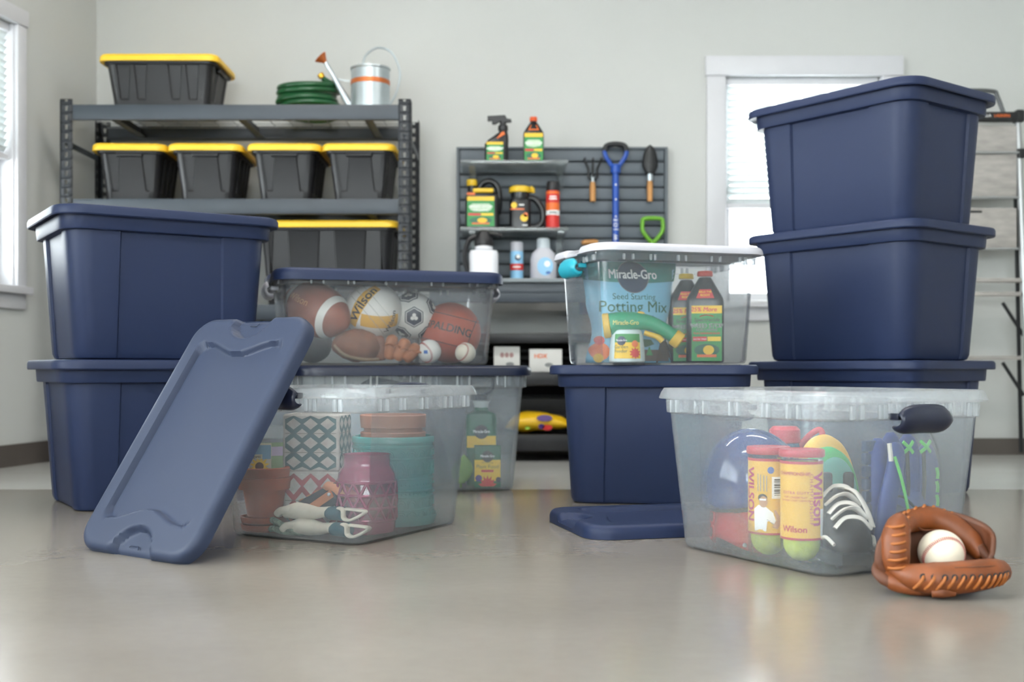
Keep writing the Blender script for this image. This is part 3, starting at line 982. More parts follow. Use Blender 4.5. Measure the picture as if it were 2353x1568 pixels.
def flat_bottle(name, label, cat, loc, rz, w, d, h, capm, group=None, sh=.62, capw=.36):
    """flat shouldered bottle with cap; front face at -y"""
    t = thing(name, label, cat, loc, rz, group)
    q = MB(); r = min(w, d) * .3
    q.stack([(w - .008, d - .008, r*.7, 0), (w, d, r, .004), (w, d, r, h*sh), (w*.97, d*.97, r, h*(sh + .04)), (w*.62, d*.72, r, h*(sh + .17)), (w*.42, d*.56, r*.9, h*(sh + .24)), (w*capw*.8, w*capw*.8, w*capw*.39, h*(sh + .27)), (w*capw*.8, w*capw*.8, w*capw*.39, h*.93)], lambda a, b, c: rrect(a, b, c, 5))
    q.build('bottle_body', M_dkbot, t, sharp=30)
    q = MB(); cw = w * capw / 2
    q.lathe([(cw, h*(sh+.285)), (cw*1.04, h*(sh+.29)), (cw*1.04, h*.985), (cw*.94, h), (cw*.5, h)], 24); q.build('cap', capm, t)
    return t

# upper acrylic shelf
Z1 = 1.1765
t = thing('hose_end_sprayer', 'dark hose-end spray bottle with slanted shoulder on the upper clear shelf', 'spray bottle', (-.062, 4.52, Z1))
q = MB()
rings = []
for (z, cx, w, d) in ((0, 0, .088, .06), (.004, 0, .094, .066), (.075, 0, .094, .066), (.09, .006, .084, .06), (.108, .018, .058, .05), (.122, .026, .036, .036), (.135, .028, .03, .03)):
    rings.append([(cx + x, y, z) for x, y in rrect(w, d, min(w, d)*.3, 5)])
q.loft(rings); q.build('bottle_body', M_dkbot, t, sharp=30)
q = MB()
q.lathe([(.02, .132), (.02, .15), (.013, .155), (.013, .175)], 16, T(.026, 0, 0)); 
q.build('collar', M_blackpl, t)
q = MB(); q.prism([(-.048, .188), (.022, .192), (.03, .178), (.046, .176), (.048, .166), (.02, .162), (.004, .168), (-.018, .156), (-.030, .158), (-.03, .172), (-.048, .170)], -.013, .013, Matrix(((1, 0, 0, .012), (0, 0, -1, 0), (0, 1, 0, 0), (0, 0, 0, 1))), .002); q.build('spray_head', M_blackpl, t)
fn = lambda x, y: (x, -.0336, y)
weed_label(t, lambda x, y: (x - .006 + (.0 if y < .05 else 0), -.0336, y), .066, .074, .006)
blob('neck_label', [(.000, .092), (.034, .112), (.03, .124), (.018, .118)], K['orange'], t, lambda x, y: (x, -.0296 + (y - .09) * .15, y))
text('lettering', 'WEED STOP', .0125, K['white'], t, lambda x, y: (x - .006, -.0352, y), pos=(0, .053), bold=.02)

t = flat_bottle('lawn_care_bottle', 'dark bottle with orange cap and yellow banded label on the upper clear shelf', 'bottle', (.086, 4.52, Z1), 0, .082, .058, .185, M_cap_o)
f3 = weed_label(t, lambda x, y: (x, -.0296, y), .074, .112, .004)
text('lettering', 'WEED STOP', .0125, K['white'], t, f3, pos=(0, .075), bold=.02)
blob('neck_label', [(-.022, .128), (.022, .128), (.012, .150), (-.012, .150)], K['orange'], t, lambda x, y: (x, -.0265 + (y - .128) * .33, y))

# lower acrylic shelf
Z2 = .9125
def handle_jug(name, label, loc, w, d, h, m, capm, cat='jug'):
    t = thing(name, label, cat, loc)
    q = MB(); r = .02
    q.stack([(w - .01, d - .01, r*.8, 0), (w, d, r, .005), (w, d, r, h*.62), (w*.92, d*.9, r, h*.70), (w*.55, d*.6, r, h*.78)], lambda a, b, c: rrect(a, b, c, 5)); q.build('jug_body', m, t, sharp=30)
    return t
t = handle_jug('weed_killer_jug', 'black jug with green label and yellow cap on the lower clear shelf', (-.118, 4.52, Z2), .135, .085, .20, M_dkbot, M_cap_y)
q = MB(); q.lathe([(.017, .15), (.017, .176), (.010, .178)], 16, T(-.042, 0, 0)); q.build('neck', M_dkbot, t)
q = MB(); q.lathe([(.020, .174), (.021, .176), (.021, .196), (.018, .199)], 18, T(-.042, 0, 0)); q.build('cap', M_cap_y, t)
q = MB(); q.tube(bez([(-.02, 0, .15), (.0, 0, .185), (.035, 0, .192), (.062, 0, .165), (.066, 0, .11), (.06, 0, .06)], 8), .013, 10); q.build('grip', M_dkbot, t)
q = MB(); q.rbox((.004, -.040, .150), (.082, .012, .018), .005); q.build('yellow_tab', M_cap_y, t)
f3 = weed_label(t, lambda x, y: (x - .006, -.0428, y), .108, .118, .008)
text('lettering', 'WEED STOP', .016, K['white'], t, f3, pos=(0, .085), bold=.02)
text('lettering', 'FOR LAWNS', .011, K['white'], t, f3, pos=(0, .071), bold=.02)
patch('label_tab', -.060, -.028, .132, .142, K['orange'], t, lambda x, y: (x, -.0428, y), 3)

t = handle_jug('black_canister', 'black handled canister with wide yellow lid on the lower clear shelf', (.032, 4.52, Z2), .085, .08, .17, M_dkbot, M_cap_y)
q = MB(); q.stack([(.07, .07, .03, .12), (.074, .074, .034, .135), (.074, .074, .034, .15)], lambda a, b, c: rrect(a, b, c, 6)); q.build('shoulder', M_dkbot, t)
q = MB(); q.stack([(.084, .080, .036, .146), (.088, .084, .038, .149), (.084, .08, .036, .168), (.06, .06, .028, .173)], lambda a, b, c: rrect(a, b, c, 6)); o = q.build('yellow_lid', M_cap_y, t)
q = MB(); q.tube([(.04, 0, .165), (.05, 0, .16), (.053, 0, .147)], [.012, .010, .007], 8); q.build('pour_tab', M_cap_y, t)
q = MB(); q.tube(bez([(.03, 0, .125), (.06, 0, .12), (.088, 0, .08), (.09, 0, .035), (.07, 0, .012), (.04, 0, .01)], 8), .013, 10); q.build('grip', M_dkbot, t)
f = lambda x, y: (x, -.0406, y)
disc('logo_disc', -.024, .092, .012, K['yellow'], t, f)
disc('fruit_print', .016, .042, .015, K['yellow'], t, f)
disc('fruit_print', .022, .054, .009, K['orange'], t, f)
patch('label_strip', -.038, .016, .074, .079, K['orange'], t, f, 3)
patch('print_line', -.004, .016, .091, .096, K['white'], t, f, 2)
patch('print_line', .008, .030, .011, .015, K['white'], t, f, 2)

t = thing('aerosol_can', 'orange and red aerosol can with black cap on the lower clear shelf', 'aerosol can', (.163, 4.52, Z2))
q = MB(); q.lathe([(.025, 0), (.027, .002), (.027, .15), (.025, .155)], 24); q.build('can_body', K['red'], t)
q = MB(); q.lathe([(.025, .152), (.0258, .154), (.0258, .182), (.022, .192), (.01, .193)], 24); q.build('black_cap', M_blackpl, t)
cm = cylmap(.027)
patch('can_band', -.083, .083, .056, .075, K['white'], t, cm, 25)
patch('can_band', -.083, .083, .075, .105, K['orange'], t, cm, 25)
patch('can_band', -.083, .083, .14, .150, K['orange'], t, cm, 25)
patch('print_line', -.016, .016, .117, .122, K['white'], t, cylmap(.027, 0, 0, .001), 6)
patch('print_line', -.014, .014, .126, .131, K['white'], t, cylmap(.027, 0, 0, .001), 6)
patch('print_line', -.014, .014, .062, .069, K['grey'], t, cylmap(.027, 0, 0, .001), 6)

# ------------------------------------------------------------------ workbench under the panel
BF = 4.30
wb = thing('workbench', 'grey steel workbench with deep apron under the slatted panel', 'workbench', (0, 0, 0))
q = MB(); q.rbox((.13, 4.445, .692), (.90, .31, .016), .004); q.build('bench_top', mat('bench_top_grey', '#7d8488', .4), wb)
q = MB(); q.rbox((.13, BF + .012, .645), (.89, .018, .074), .003); q.build('apron', M_steel, wb)
q = MB(); q.rbox((.13, BF + .003, .655), (.89, .006, .02), .002); q.build('apron_moulding', M_steel, wb)
for x in (-.29, .55):
    for y in (BF + .025, 4.575):
        q = MB(); q.rbox((x, y, .342), (.035, .035, .684), .003); q.build('leg', M_steel, wb)

cab = thing('black_shelf_unit', 'low black shelf unit standing under the workbench', 'shelf unit', (.13, 4.50, 0))
for z, hh, nm in ((.474, .036, 'top_board'), (.318, .052, 'shelf_board'), (.072, .064, 'bottom_board')):
    q = MB(); q.rbox((0, -.005, z), (.78, .33, hh), .004); q.build(nm, M_blackpl, cab)
for x in (-.385, .385):
    q = MB(); q.rbox((x, 0, .265), (.012, .32, .45), .003); q.build('side_panel', M_blackpl, cab)
q = MB(); q.box((0, .158, .27), (.77, .008, .44)); q.build('back_panel', mat('black_board', '#1a1a1b', .6), cab)
for z in (.40, .43):
    q = MB(); q.rbox((0, .1, z), (.76, .05, .012), .003); q.build('rail', M_blackpl, cab)

M_carton = mat('white_carton', '#dfdeda', .6, var=.04)
def carton(loc, s, label, txt, tm):
    t = thing('white_carton', label, 'box', loc, 0, 'white cartons on the black shelf unit')
    q = MB(); q.rbox((0, 0, s[2]/2), s, .0015); q.build('carton', M_carton, t)
    f = lambda x, y: (x, -s[1]/2 - .0006, y)
    if txt: text('lettering', txt, s[2] * .26, tm, t, f, pos=(-.02, s[2] * .68), bold=.03)
    else:
        for k in (-.018, 0, .018): disc('printed_mark', k, s[2] * .66, .008, tm, t, f, ry=.010)
    disc('printed_picture', .012, s[2]*.3, .016, K['grey'], t, f, ry=.008)
    return t
carton((-.020, 4.44, .3445), (.10, .16, .098), 'small white carton with faded marks beside the clear boxes', None, mat('faded_red_print', '#b08a88', .6))
carton((.130, 4.43, .3445), (.125, .16, .088), 'wider white carton with orange lettering by the white-lidded box', 'HDX', K['orange'])
carton((.32, 4.44, .3445), (.14, .16, .11), 'white carton behind the white-lidded clear box', None, mat('faded_red_print', '#b08a88', .6))

# dark tubs stacked behind the bag on the bottom board
for z, lb in ((.1045, 'lower black tub behind the yellow soil bag'), (.178, 'upper black tub behind the yellow soil bag')):
    t = thing('black_tub', lb, 'tub', (.12, 4.56, z), 0, 'black tubs under the workbench')
    q = MB(); q.stack([(.42, .12, .02, 0), (.44, .13, .02, .06)], lambda a, b, c: rrect(a, b, c, 4)); q.build('tub_body', M_blackpl, t)
    q = MB(); q.stack([(.455, .145, .024, .060), (.46, .15, .024, .063), (.455, .145, .024, .070)], lambda a, b, c: rrect(a, b, c, 4)); q.build('rim', M_blackpl, t)
t = thing('soil_bag', 'yellow soil bag with flower prints lying on the bottom shelf board', 'bag', (.105, 4.42, .1045))
M_ybag = mat('yellow_film', '#f0c020', .3, var=.06, bump=.2, bscale=40)
q = MB()
def bagf(u, v):
    a = 2 * PI * u; x = (v - .5) * .26
    e = (1 - abs(2*v - 1) ** 4)
    h = .042 + .012 * noise.noise(Vector((v * 5, u * 4, 3)))
    sl = 1.0 - .5 * max(0, v - .35)
    z = .045 + math.sin(a) * h * (e ** .5) * sl * (1.0 if math.sin(a) > 0 else .95) 
    return (x, math.cos(a) * .07 * (.6 + .4 * e), max(.001, z * (.5 + .5 * e) if True else z))
q.grid(bagf, 28, 22, cu=True); q.build('bag_body', M_ybag, t, sharp=180)
fb = lambda x, y: (x, -.073, y)
disc('flower_print', .02, .062, .030, K['purple'], t, lambda x, y: (x, -.054 - (y - .06) * -.6 - .018, y), ry=.012)
disc('flower_print', .030, .026, .020, K['red'], t, fb, ry=.011)
disc('flower_print', .008, .030, .012, K['purple'], t, fb, ry=.010)
disc('leaf_print', -.045, .024, .010, K['lime'], t, fb, ry=.006)

# items on the bench top
ZB = .7005
t = thing('pump_sprayer', 'white tank sprayer with black pump top on the workbench', 'sprayer', (-.109, 4.385, ZB))
q = MB(); q.stack([(.10, .08, .025, 0), (.11, .09, .03, .006), (.112, .09, .03, .10), (.104, .084, .03, .112), (.06, .06, .028, .115)], lambda a, b, c: rrect(a, b, c, 6)); q.build('tank', mat('white_tank_plastic', '#e4e5ea', .4), t)
q = MB(); q.lathe([(.026, .112), (.034, .118), (.034, .128), (.024, .134)], 20); q.build('collar', mat('white_tank_plastic', '#e4e5ea', .4), t)
q = MB(); q.lathe([(.033, .128), (.038, .14), (.034, .16), (.026, .175), (.022, .188), (.012, .194)], 18, sy=.8); q.build('pump', M_blackpl, t)
q = MB(); q.tube(bez([(.02, 0, .18), (.05, -.01, .176), (.07, -.01, .17)], 6), .008, 8); q.build('nozzle', M_blackpl, t)
q = MB(); q.tube(bez([(-.03, 0, .17), (-.06, 0, .15), (-.075, 0, .09), (-.06, 0, .03), (-.05, 0, .02)], 8), .010, 8); q.build('hose', M_blackpl, t)
t = thing('aerosol_can', 'white capped aerosol can with blue and red label on the workbench', 'aerosol can', (.019, 4.50, ZB))
q = MB(); q.lathe([(.024, 0), (.026, .002), (.026, .118), (.024, .124)], 24); q.build('can_body', K['lblue'], t)
q = MB(); q.lathe([(.0245, .122), (.0255, .124), (.0255, .155), (.022, .16), (.01, .161)], 24); q.build('white_cap', M_whiteplastic, t)
patch('can_band', -.08, .08, .046, .072, K['red'], t, cylmap(.026), 25)
disc('logo_disc', .004, .096, .012, K['navy'], t, cylmap(.026)); disc('logo_disc', .006, .10, .008, K['white'], t, cylmap(.026, 0, 0, .001))
patch('print_line', -.016, .016, .056, .062, K['white'], t, cylmap(.026, 0, 0, .001), 6)
t = thing('white_jug', 'white detergent jug with pale cap on the workbench', 'jug', (.125, 4.50, ZB))
q = MB(); q.stack([(.098, .07, .03, 0), (.104, .076, .032, .006), (.104, .076, .032, .09), (.09, .07, .032, .115), (.056, .054, .026, .132), (.05, .05, .024, .136)], lambda a, b, c: rrect(a, b, c, 7)); q.build('jug_body', M_whiteplastic, t)
q = MB(); q.lathe([(.025, .134), (.0265, .136), (.0255, .17), (.018, .175)], 22); q.build('cap', mat('pale_cap', '#c9d2d8', .4), t)
disc('label', .006, .06, .032, K['lblue'], t, lambda x, y: (x, -.0386, y), ry=.036)
disc('label_mark', .014, .07, .012, K['white'], t, lambda x, y: (x, -.0390, y)); disc('label_mark', .018, .035, .010, K['blue'], t, lambda x, y: (x, -.0390, y), ry=.006)

# ------------------------------------------------------------------ tools hanging on the panel
M_wood = mat('ash_handle', '#c08a50', .5, var=.18, vscale=20, stretch=(1, 1, .2))
M_iron = mat('black_iron', '#1e2022', .45, var=.1)
PY = 4.655
t = thing('hand_cultivator', 'three-pronged hand cultivator hanging prongs up, wooden handle', 'garden tool', (.332, PY, 1.04))
q = MB(); q.tube([(0, 0, .005), (0, 0, .06), (0, 0, .085)], [.012, .013, .010], 12); q.build('handle', M_wood, t)
q = MB(); q.tube([(0, 0, .08), (0, -.002, .115)], [.010, .006], 10); q.build('ferrule', M_galv, t)
for s in (-1, 0, 1):
    q = MB(); q.tube(bez([(0, 0, .088), (s * .018, -.004, .105), (s * .018, -.006, .135), (s * .034, -.012, .172), (s * .032, -.022, .178)], 5), [.005]*15 + [.0045]*6, 8); q.build('prong', M_iron if s else M_iron, t)
t = thing('trowel', 'black bladed trowel hanging blade up with wooden handle', 'garden tool', (.567, PY, 1.045))
q = MB(); q.tube([(0, 0, .0), (0, 0, .06), (0, 0, .088)], [.011, .013, .010], 12); q.build('handle', M_wood, t)
q = MB(); q.tube([(0, 0, .086), (0, -.004, .115)], [.013, .012], 10); q.build('ferrule', M_galv, t)
q = MB()
def trow(u, v):
    w = .031 * (1 - max(0, v - .3) ** 2 * 2.04) ** .5 if v > .3 else .031 * (.55 + .45 * sstep(v / .3))
    x = (u - .5) * 2
    return (x * w, -.006 - .012 * (1 - x * x), .112 + .118 * v)
q.grid(trow, 9, 16); q.build('blade', M_iron, t, solid=.003, sharp=180)
M_shovel = mat('blue_shaft', '#1d4fae', .35)
t = thing('snow_shovel', 'blue snow shovel shaft with D-grip hanging on the panel', 'shovel', (.425, PY - .012, .56))
q = MB(); q.tube([(0, 0, .14), (0, 0, .60)], .0135, 14); q.build('shaft', M_shovel, t)
q = MB(); q.tube(bez([(0, 0, .60), (-.012, 0, .625), (-.040, 0, .668), (-.044, 0, .695), (-.034, 0, .712)], 6), .009, 8); q.build('grip_fork', M_shovel, t)
q = MB(); q.tube(bez([(0, 0, .60), (.012, 0, .625), (.040, 0, .668), (.044, 0, .695), (.034, 0, .712)], 6), .009, 8); q.build('grip_fork', M_shovel, t)
q = MB(); q.tube(bez([(-.044, 0, .690), (-.036, 0, .712), (0, 0, .719), (.036, 0, .712), (.044, 0, .690)], 6), .011, 10); q.build('grip_bar', M_iron, t)
q = MB(); q.lathe([(.019, .598), (.021, .61), (.019, .632), (.012, .636)], 14); q.build('collar', M_shovel, t)
q = MB(); q.grid(lambda u, v: ((u - .5) * .30, -.012 - .012 * (v - .5) ** 2 * 4 + .015, .02 + .13 * v), 9, 7); q.build('scoop', M_shovel, t, solid=.005)
text('lettering', 'SNOW JOE', .023, K['white'], t, cylmap(.0135, 0, .335, .0008), ang=PI/2, bold=.02, space=1.5, sub=.003)
for z in (.42, .49, .55):
    disc('snap_button', 0, z, .0035, K['white'], t, cylmap(.0135, 0, 0, .001))
t = thing('green_d_grip_tool', 'lime green D-grip tool handle hanging below the trowel', 'garden tool', (.577, PY - .012, .70))
M_lime = mat('lime_plastic', '#6aa82a', .4)
q = MB(); q.tube([(0, 0, .13), (0, 0, .185)], [.012, .016], 12); q.build('socket', M_lime, t)
q = MB(); q.tube([(0, 0, .02), (0, 0, .135)], .011, 12); q.build('shaft', M_iron, t)
q = MB(); q.tube(bez([(0, 0, .17), (.026, 0, .20), (.041, 0, .225), (.041, 0, .262), (.034, 0, .272), (0, 0, .275), (-.034, 0, .272), (-.041, 0, .262), (-.041, 0, .225), (-.026, 0, .20), (0, 0, .17)], 5), .0085, 10); q.build('d_grip', M_lime, t)
t = thing('wooden_t_grip_tool', 'tool with short wooden cross grip hanging beside the snow shovel', 'garden tool', (.319, PY - .012, .70))
q = MB(); q.tube([(-.034, 0, .172), (-.02, 0, .175), (.02, 0, .177), (.034, 0, .176)], [.008, .011, .011, .008], 12); q.build('cross_grip', M_wood, t)
q = MB(); q.tube([(0, 0, .02), (0, 0, .172)], .008, 10); q.build('shaft', M_iron, t)

# ------------------------------------------------------------------ folded step ladder at the right
M_alu = mat('aluminium', '#a9abac', .35, metal=.6)
M_tread = mat('grey_tread', '#a8a39e', .55, var=.16, vscale=14, stretch=(1, 1, 3))
la = thing('step_ladder', 'folded aluminium step ladder with black top leaning on the back wall', 'step ladder', (1.845, 4.60, 0))
def lz(z): return (1.42 - z) * -.04
for s in (-1, 1):
    q = MB(); q.tube([(s * .225, -.10, .0), (s * .205, -.075, .6), (s * .188, -.05, 1.36)], [.014, .013, .012], 8); q.build('rail', M_alu, la)
    q = MB(); q.tube([(s * .205, -.045, .02), (s * .19, -.02, 1.2)], .009, 6); q.build('rear_leg', M_iron, la)
    q = MB(); q.rbox((s * .19, -.052, 1.37), (.035, .05, .05), .008); q.build('joint_cap', M_iron, la)
    q = MB(); q.rbox((s * .196, -.056, 1.22), (.03, .03, .04), .005); q.build('hinge_clamp', M_iron, la)
    for z in (.62, .38):
        q = MB(); q.tube([(s * .12, -.07, z), (s * .21, -.055, z - .13)], .008, 6); q.build('brace', M_iron, la)
q = MB(); q.tube(bez([(-.10, -.03, 1.37), (-.085, -.03, 1.46), (-.06, -.03, 1.478), (.09, -.03, 1.478), (.115, -.03, 1.455), (.145, -.03, 1.375)], 6), .009, 10); q.build('top_loop', mat('ladder_grey', '#5d5f60', .4, metal=.4), la)
q = MB(); q.rbox((0, -.062, 1.366), (.36, .05, .035), .006); q.build('top_tray', M_iron, la)
fl_ = lambda x, y: (x, -.0878, y)
text('lettering', 'GORILLA', .015, K['white'], la, fl_, pos=(.035, 1.366), bold=.02); text('lettering', 'LADDERS', .015, K['orange'], la, fl_, pos=(.11, 1.366), bold=.02)
for z0, z1, m in ((1.225, 1.33, M_tread), (1.045, 1.215, M_tread), (.84, 1.0, M_tread)):
    q = MB(); q.rbox((0, -.066, (z0 + z1)/2), (.35, .014, z1 - z0), .003); tr_ = q.build('folded_tread', m, la)
    q = MB(); q.rbox((0, -.075, z0 - .004), (.36, .02, .008), .002); q.build('tread_edge', M_alu, tr_)
q = MB(); q.rbox((.0, -.0745, .985), (.07, .002, .008), .003); q.build('grip_slot', M_iron, la)
for z in (.71, .655, .40):
    q = MB(); q.rbox((0, -.072, z), (.37, .045, .016), .003); q.build('rung', M_tread, la)
# ------------------------------------------------------------------ contents of the open box at the right (sports gear)
def inbox(c, a, x, y, z=0.0):
    return (c[0] + x * math.cos(a) - y * math.sin(a), c[1] + x * math.sin(a) + y * math.cos(a), z)
def face(p):            # yaw that turns local -y towards the viewer side of the room
    return -math.atan2(p[0], p[1])
ZF = .0062
M_helm = mat('blue_helmet_shell', '#0d3874', .12, var=.45, vscale=3.5, coat=.6)
M_redpl = mat('red_plastic', '#c23038', .25, var=.06, coat=.3)
M_redlid = mat('red_can_lid', '#b5303e', .4)
M_canlab = mat('can_label_yellow', '#e0ae33', .35, var=.03)
M_tball = mat('tennis_felt', '#c6d645', .9, var=.1, vscale=60, bump=.5, bscale=300)
M_magenta = mat('print_magenta', '#b02860', .4)
M_dark = mat('dark_foam', '#1b1e22', .7)

p = inbox(RB, RBa, -.068, .090, .100)
t = thing('batting_helmet', 'glossy blue batting helmet tilted over the red mask in the open box', 'helmet', p, 0, rot=(math.radians(8), math.radians(-13), face(p)))
q = MB()
q.grid(lambda u, v: (.100 * math.cos(2*PI*u) * math.cos(-.04 + (PI/2 + .04) * v) , .094 * math.sin(2*PI*u) * math.cos(-.04 + (PI/2 + .04) * v), .018 + .122 * math.sin(-.04 + (PI/2 + .04) * v)), 40, 18, cu=True)
q.build('shell', M_helm, t, sharp=180, solid=.004)
q = MB(); q.tube([(.0955 * math.cos(2*PI*i/36), .090 * math.sin(2*PI*i/36), .010) for i in range(36)], .0055, 8, True); q.build('rim_trim', M_dark, t)
q = MB(); q.grid(lambda u, v: (.086 * math.cos(2*PI*u) * (1 - .25*v), .080 * math.sin(2*PI*u) * (1 - .25*v), -.0 + .05 * v), 28, 4, cu=True); q.build('lining', M_dark, t)

p = inbox(RB, RBa, -.078, .092, ZF)
t = thing('red_face_mask', 'red plastic catcher mask with vent holes under the blue helmet', 'mask', p, 0, rot=(0, 0, face(p)))
def mk(u, v):
    a = math.radians(-205 + 230 * u)
    r_ = .078 - .006 * v
    low = .012 + .012 * math.cos(3.2 * (u - .25) * PI) + (.02 if u > .8 else 0) * 0
    return (r_ * math.cos(a), r_ * .9 * math.sin(a), low + (.098 - low) * v)
q = MB(); q.grid(mk, 36, 8); q.build('shell', M_redpl, t, sharp=180, solid=.004)
def mkp(a, z): return Vector((.0815 * math.cos(a), .0815 * .9 * math.sin(a), z))
for (a, z) in ((-158, .062), (-160, .032), (-63, .056)):
    a = math.radians(a); c = mkp(a, z); nrm = Vector((math.cos(a), math.sin(a), .05))
    q = MB(); q.tube([c + rot_to(nrm).to_3x3() @ Vector((.010 * math.cos(2*PI*i/18), .013 * math.sin(2*PI*i/18), 0)) for i in range(18)], .0025, 6, True); q.build('vent_ring', M_redpl, t)
    q = MB(); q.lathe([(.010, .0022), (.002, .0024)], 16, T(*c) @ rot_to(nrm), True); q.build('vent_hole', M_dark, t)
c = mkp(math.radians(-85), .04)
for rr_ in (.012, .008):
    q = MB(); q.tube([c + rot_to((.08, -1, 0)).to_3x3() @ Vector((rr_ * math.cos(2*PI*i/20), rr_ * math.sin(2*PI*i/20), .003)) for i in range(20)], .0011, 6, True); q.build('round_emblem', mat('red_emblem', '#a8242c', .3), t)
c = mkp(math.radians(-100), .016)
q = MB(); q.ball(tuple(c + Vector((0, -.003, 0))), .0042, 12, 8); q.build('rivet', M_galv, t)
q = MB(); q.grid(lambda u, v: (.07 * math.cos(2*PI*u), .062 * math.sin(2*PI*u), .004 + .06 * v), 24, 4, cu=True); q.build('padding', M_dark, t)

def tennis_can(p, label, rz, style):
    t = thing('tennis_ball_can', label, 'ball can', p, rz, 'tennis ball cans in the open box', )
    r = .0372; H = .205
    q = MB(); q.lathe([(.030, .001), (.0345, .003), (r, .012), (r, .042), (r - .0012, .05), (r - .0012, .18), (r, .188), (r, .194), (.0385, .196), (.0385, .199)], 36, cap1=False); q.build('clear_tube', clear_mat('can_plastic', (.97, .97, .96), .05, (.9, .9, .88), .1, .05), t)
    q = MB(); q.lathe([(.0395, .192), (.0408, .194), (.0408, .203), (.039, .2055), (.036, .2048)], 36); q.build('red_lid', M_redlid, t)
    cm = cylmap(r); c2 = cylmap(r, 0, 0, .0010)
    W2 = PI * r
    patch('paper_label', -W2, W2, .048, .182, M_canlab, t, cm, 49)
    patch('red_band', -W2, W2, .045, .049, M_redlid, t, c2, 49)
    patch('red_band', -W2, W2, .180, .185, M_redlid, t, c2, 49)
    if style == 0:
        text('lettering', 'Wilson', .033, M_magenta, t, c2, sub=.005, pos=(.027, .118), ang=-PI/2, bold=.03)
        text('lettering', 'CHAMPIONSHIP', .010, M_magenta, t, c2, sub=.005, pos=(.0125, .118), ang=-PI/2, space=1.35)
        text('lettering', 'CHAMPIONSHIP', .0085, M_redlid, t, c2, sub=.005, pos=(-.020, .163), bold=.03)
        text('lettering', 'EXTRA DUTY', .0070, M_magenta, t, c2, sub=.005, pos=(-.016, .129), bold=.02, space=1.2)
        text('lettering', 'FOR LONGER PLAY', .0050, M_redlid, t, c2, pos=(-.016, .121), bold=.02)
        text('lettering', 'ON HARD COURT SURFACES', .0042, M_redlid, t, c2, pos=(-.017, .1155), bold=.02)
        text('lettering', 'Wilson', .016, M_redlid, t, c2, sub=.005, pos=(-.018, .064), bold=.03)
        patch('white_print', .033, .045, .052, .10, K['white'], t, c2, 5)
    else:
        text('lettering', 'WILSON', .026, M_magenta, t, c2, sub=.005, pos=(-.042, .118), ang=-PI/2, bold=.03)
        disc('crest_print', .000, .164, .006, K['blue'], t, c2, 16, .0065)
        patch('barcode_paper', .002, .018, .112, .152, K['white'], t, c2, 4)
        for i in range(9):
            y = .118 + i * .0034
            patch('barcode_bar', .006, .017, y, y + .0012 + .0008 * (i % 3), K['black'], t, cylmap(r, 0, 0, .0016), 3)
        for xx in (-.008, -.013, -.019, -.024):
            patch('print_line', xx, xx + .0016, .125, .158 - .2 * (xx + .03), K['grey'], t, c2, 3)
        c3 = cylmap(r, 0, 0, .0014); c4 = cylmap(r, 0, 0, .0018)
        blob('player_print', [(-.030, .052), (-.008, .052), (-.006, .070), (.000, .072), (.008, .062), (.012, .064), (.004, .086), (-.010, .098), (-.022, .100), (-.031, .092)], K['white'], t, c3)
        disc('player_print', -.013, .106, .0075, K['skin'], t, c4, 16, .0105)
        disc('player_print', -.0145, .113, .0085, K['black'], t, c3, 16, .0075)
        patch('player_print', -.020, -.008, .1085, .1115, K['white'], t, cylmap(r, 0, 0, .0021), 4)
        blob('player_print', [(.002, .060), (.012, .056), (.018, .066), (.016, .080), (.008, .092), (.005, .089), (.011, .076), (.008, .068)], K['skin'], t, c4)
    b = MB(); b.ball((0, 0, 0), .0325, 24, 16); o = b.build('tennis_ball', M_tball)
    o.location = (p[0], p[1], p[2] + .0362)
    return t, o
pa = inbox(RB, RBa, -.116, -.083, ZF); pb = inbox(RB, RBa, -.122, -.003, ZF)
t, o = tennis_can(pa, 'front yellow tennis ball can with red lid and large vertical lettering', face(pa) + .12, 0); tag(o, 'yellow-green tennis ball at the bottom of the front can', 'tennis ball', 'tennis balls in cans')
t, o = tennis_can(pb, 'rear yellow tennis ball can printed with a player and barcode', face(pb) + .1, 1); tag(o, 'yellow-green tennis ball at the bottom of the rear can', 'tennis ball', 'tennis balls in cans')

p = inbox(RB, RBa, .055, .145, ZF)
t = thing('water_bottle', 'dark sports bottle with red lid and strap behind the blue helmet', 'bottle', p, face(p))
q = MB(); q.lathe([(.028, 0), (.031, .004), (.031, .19), (.028, .20)], 24); q.build('bottle_body', mat('bottle_blue', '#234a6e', .3), t)
q = MB(); q.lathe([(.030, .198), (.032, .2), (.031, .225), (.024, .232)], 24); q.build('red_cap', M_redlid, t)
q = MB(); q.tube(bez([(.028, -.004, .19), (.050, -.006, .215), (.068, -.008, .226), (.074, -.008, .215), (.060, -.006, .195), (.036, -.006, .182)], 6), .006, 8, flat=.35, up=(0, 1, 0)); q.build('strap', M_redlid, t)

def flying_disc(p, rz, r, m, label, rimm=None, tilt=0.0):
    t = thing('flying_disc', label, 'flying disc', p, 0, 'flying discs in the open box', rot=(PI/2 + tilt, 0, rz))
    q = MB(); q.lathe([(.002, .012), (r*.5, .0115), (r*.78, .010), (r*.80, .009)], 40, cap0=True, cap1=False); q.build('plate', m, t, solid=.002)
    q = MB(); q.lathe([(r*.78, .0105), (r*.88, .009), (r*.96, .004), (r, -.004), (r*.985, -.012), (r*.965, -.012), (r*.965, -.004), (r*.9, .004), (r*.79, .0075)], 44, cap0=False, cap1=False); q.build('rim', rimm or m, t)
    return t
p = inbox(RB, RBa, .066, .035, ZF + .1105)
flying_disc(p, RBa + math.radians(16), .110, mat('yellow_disc', '#eab93c', .35), 'yellow flying disc standing on edge behind the green-rimmed one', tilt=-.06)
p = inbox(RB, RBa, .028, -.012, ZF + .1005)
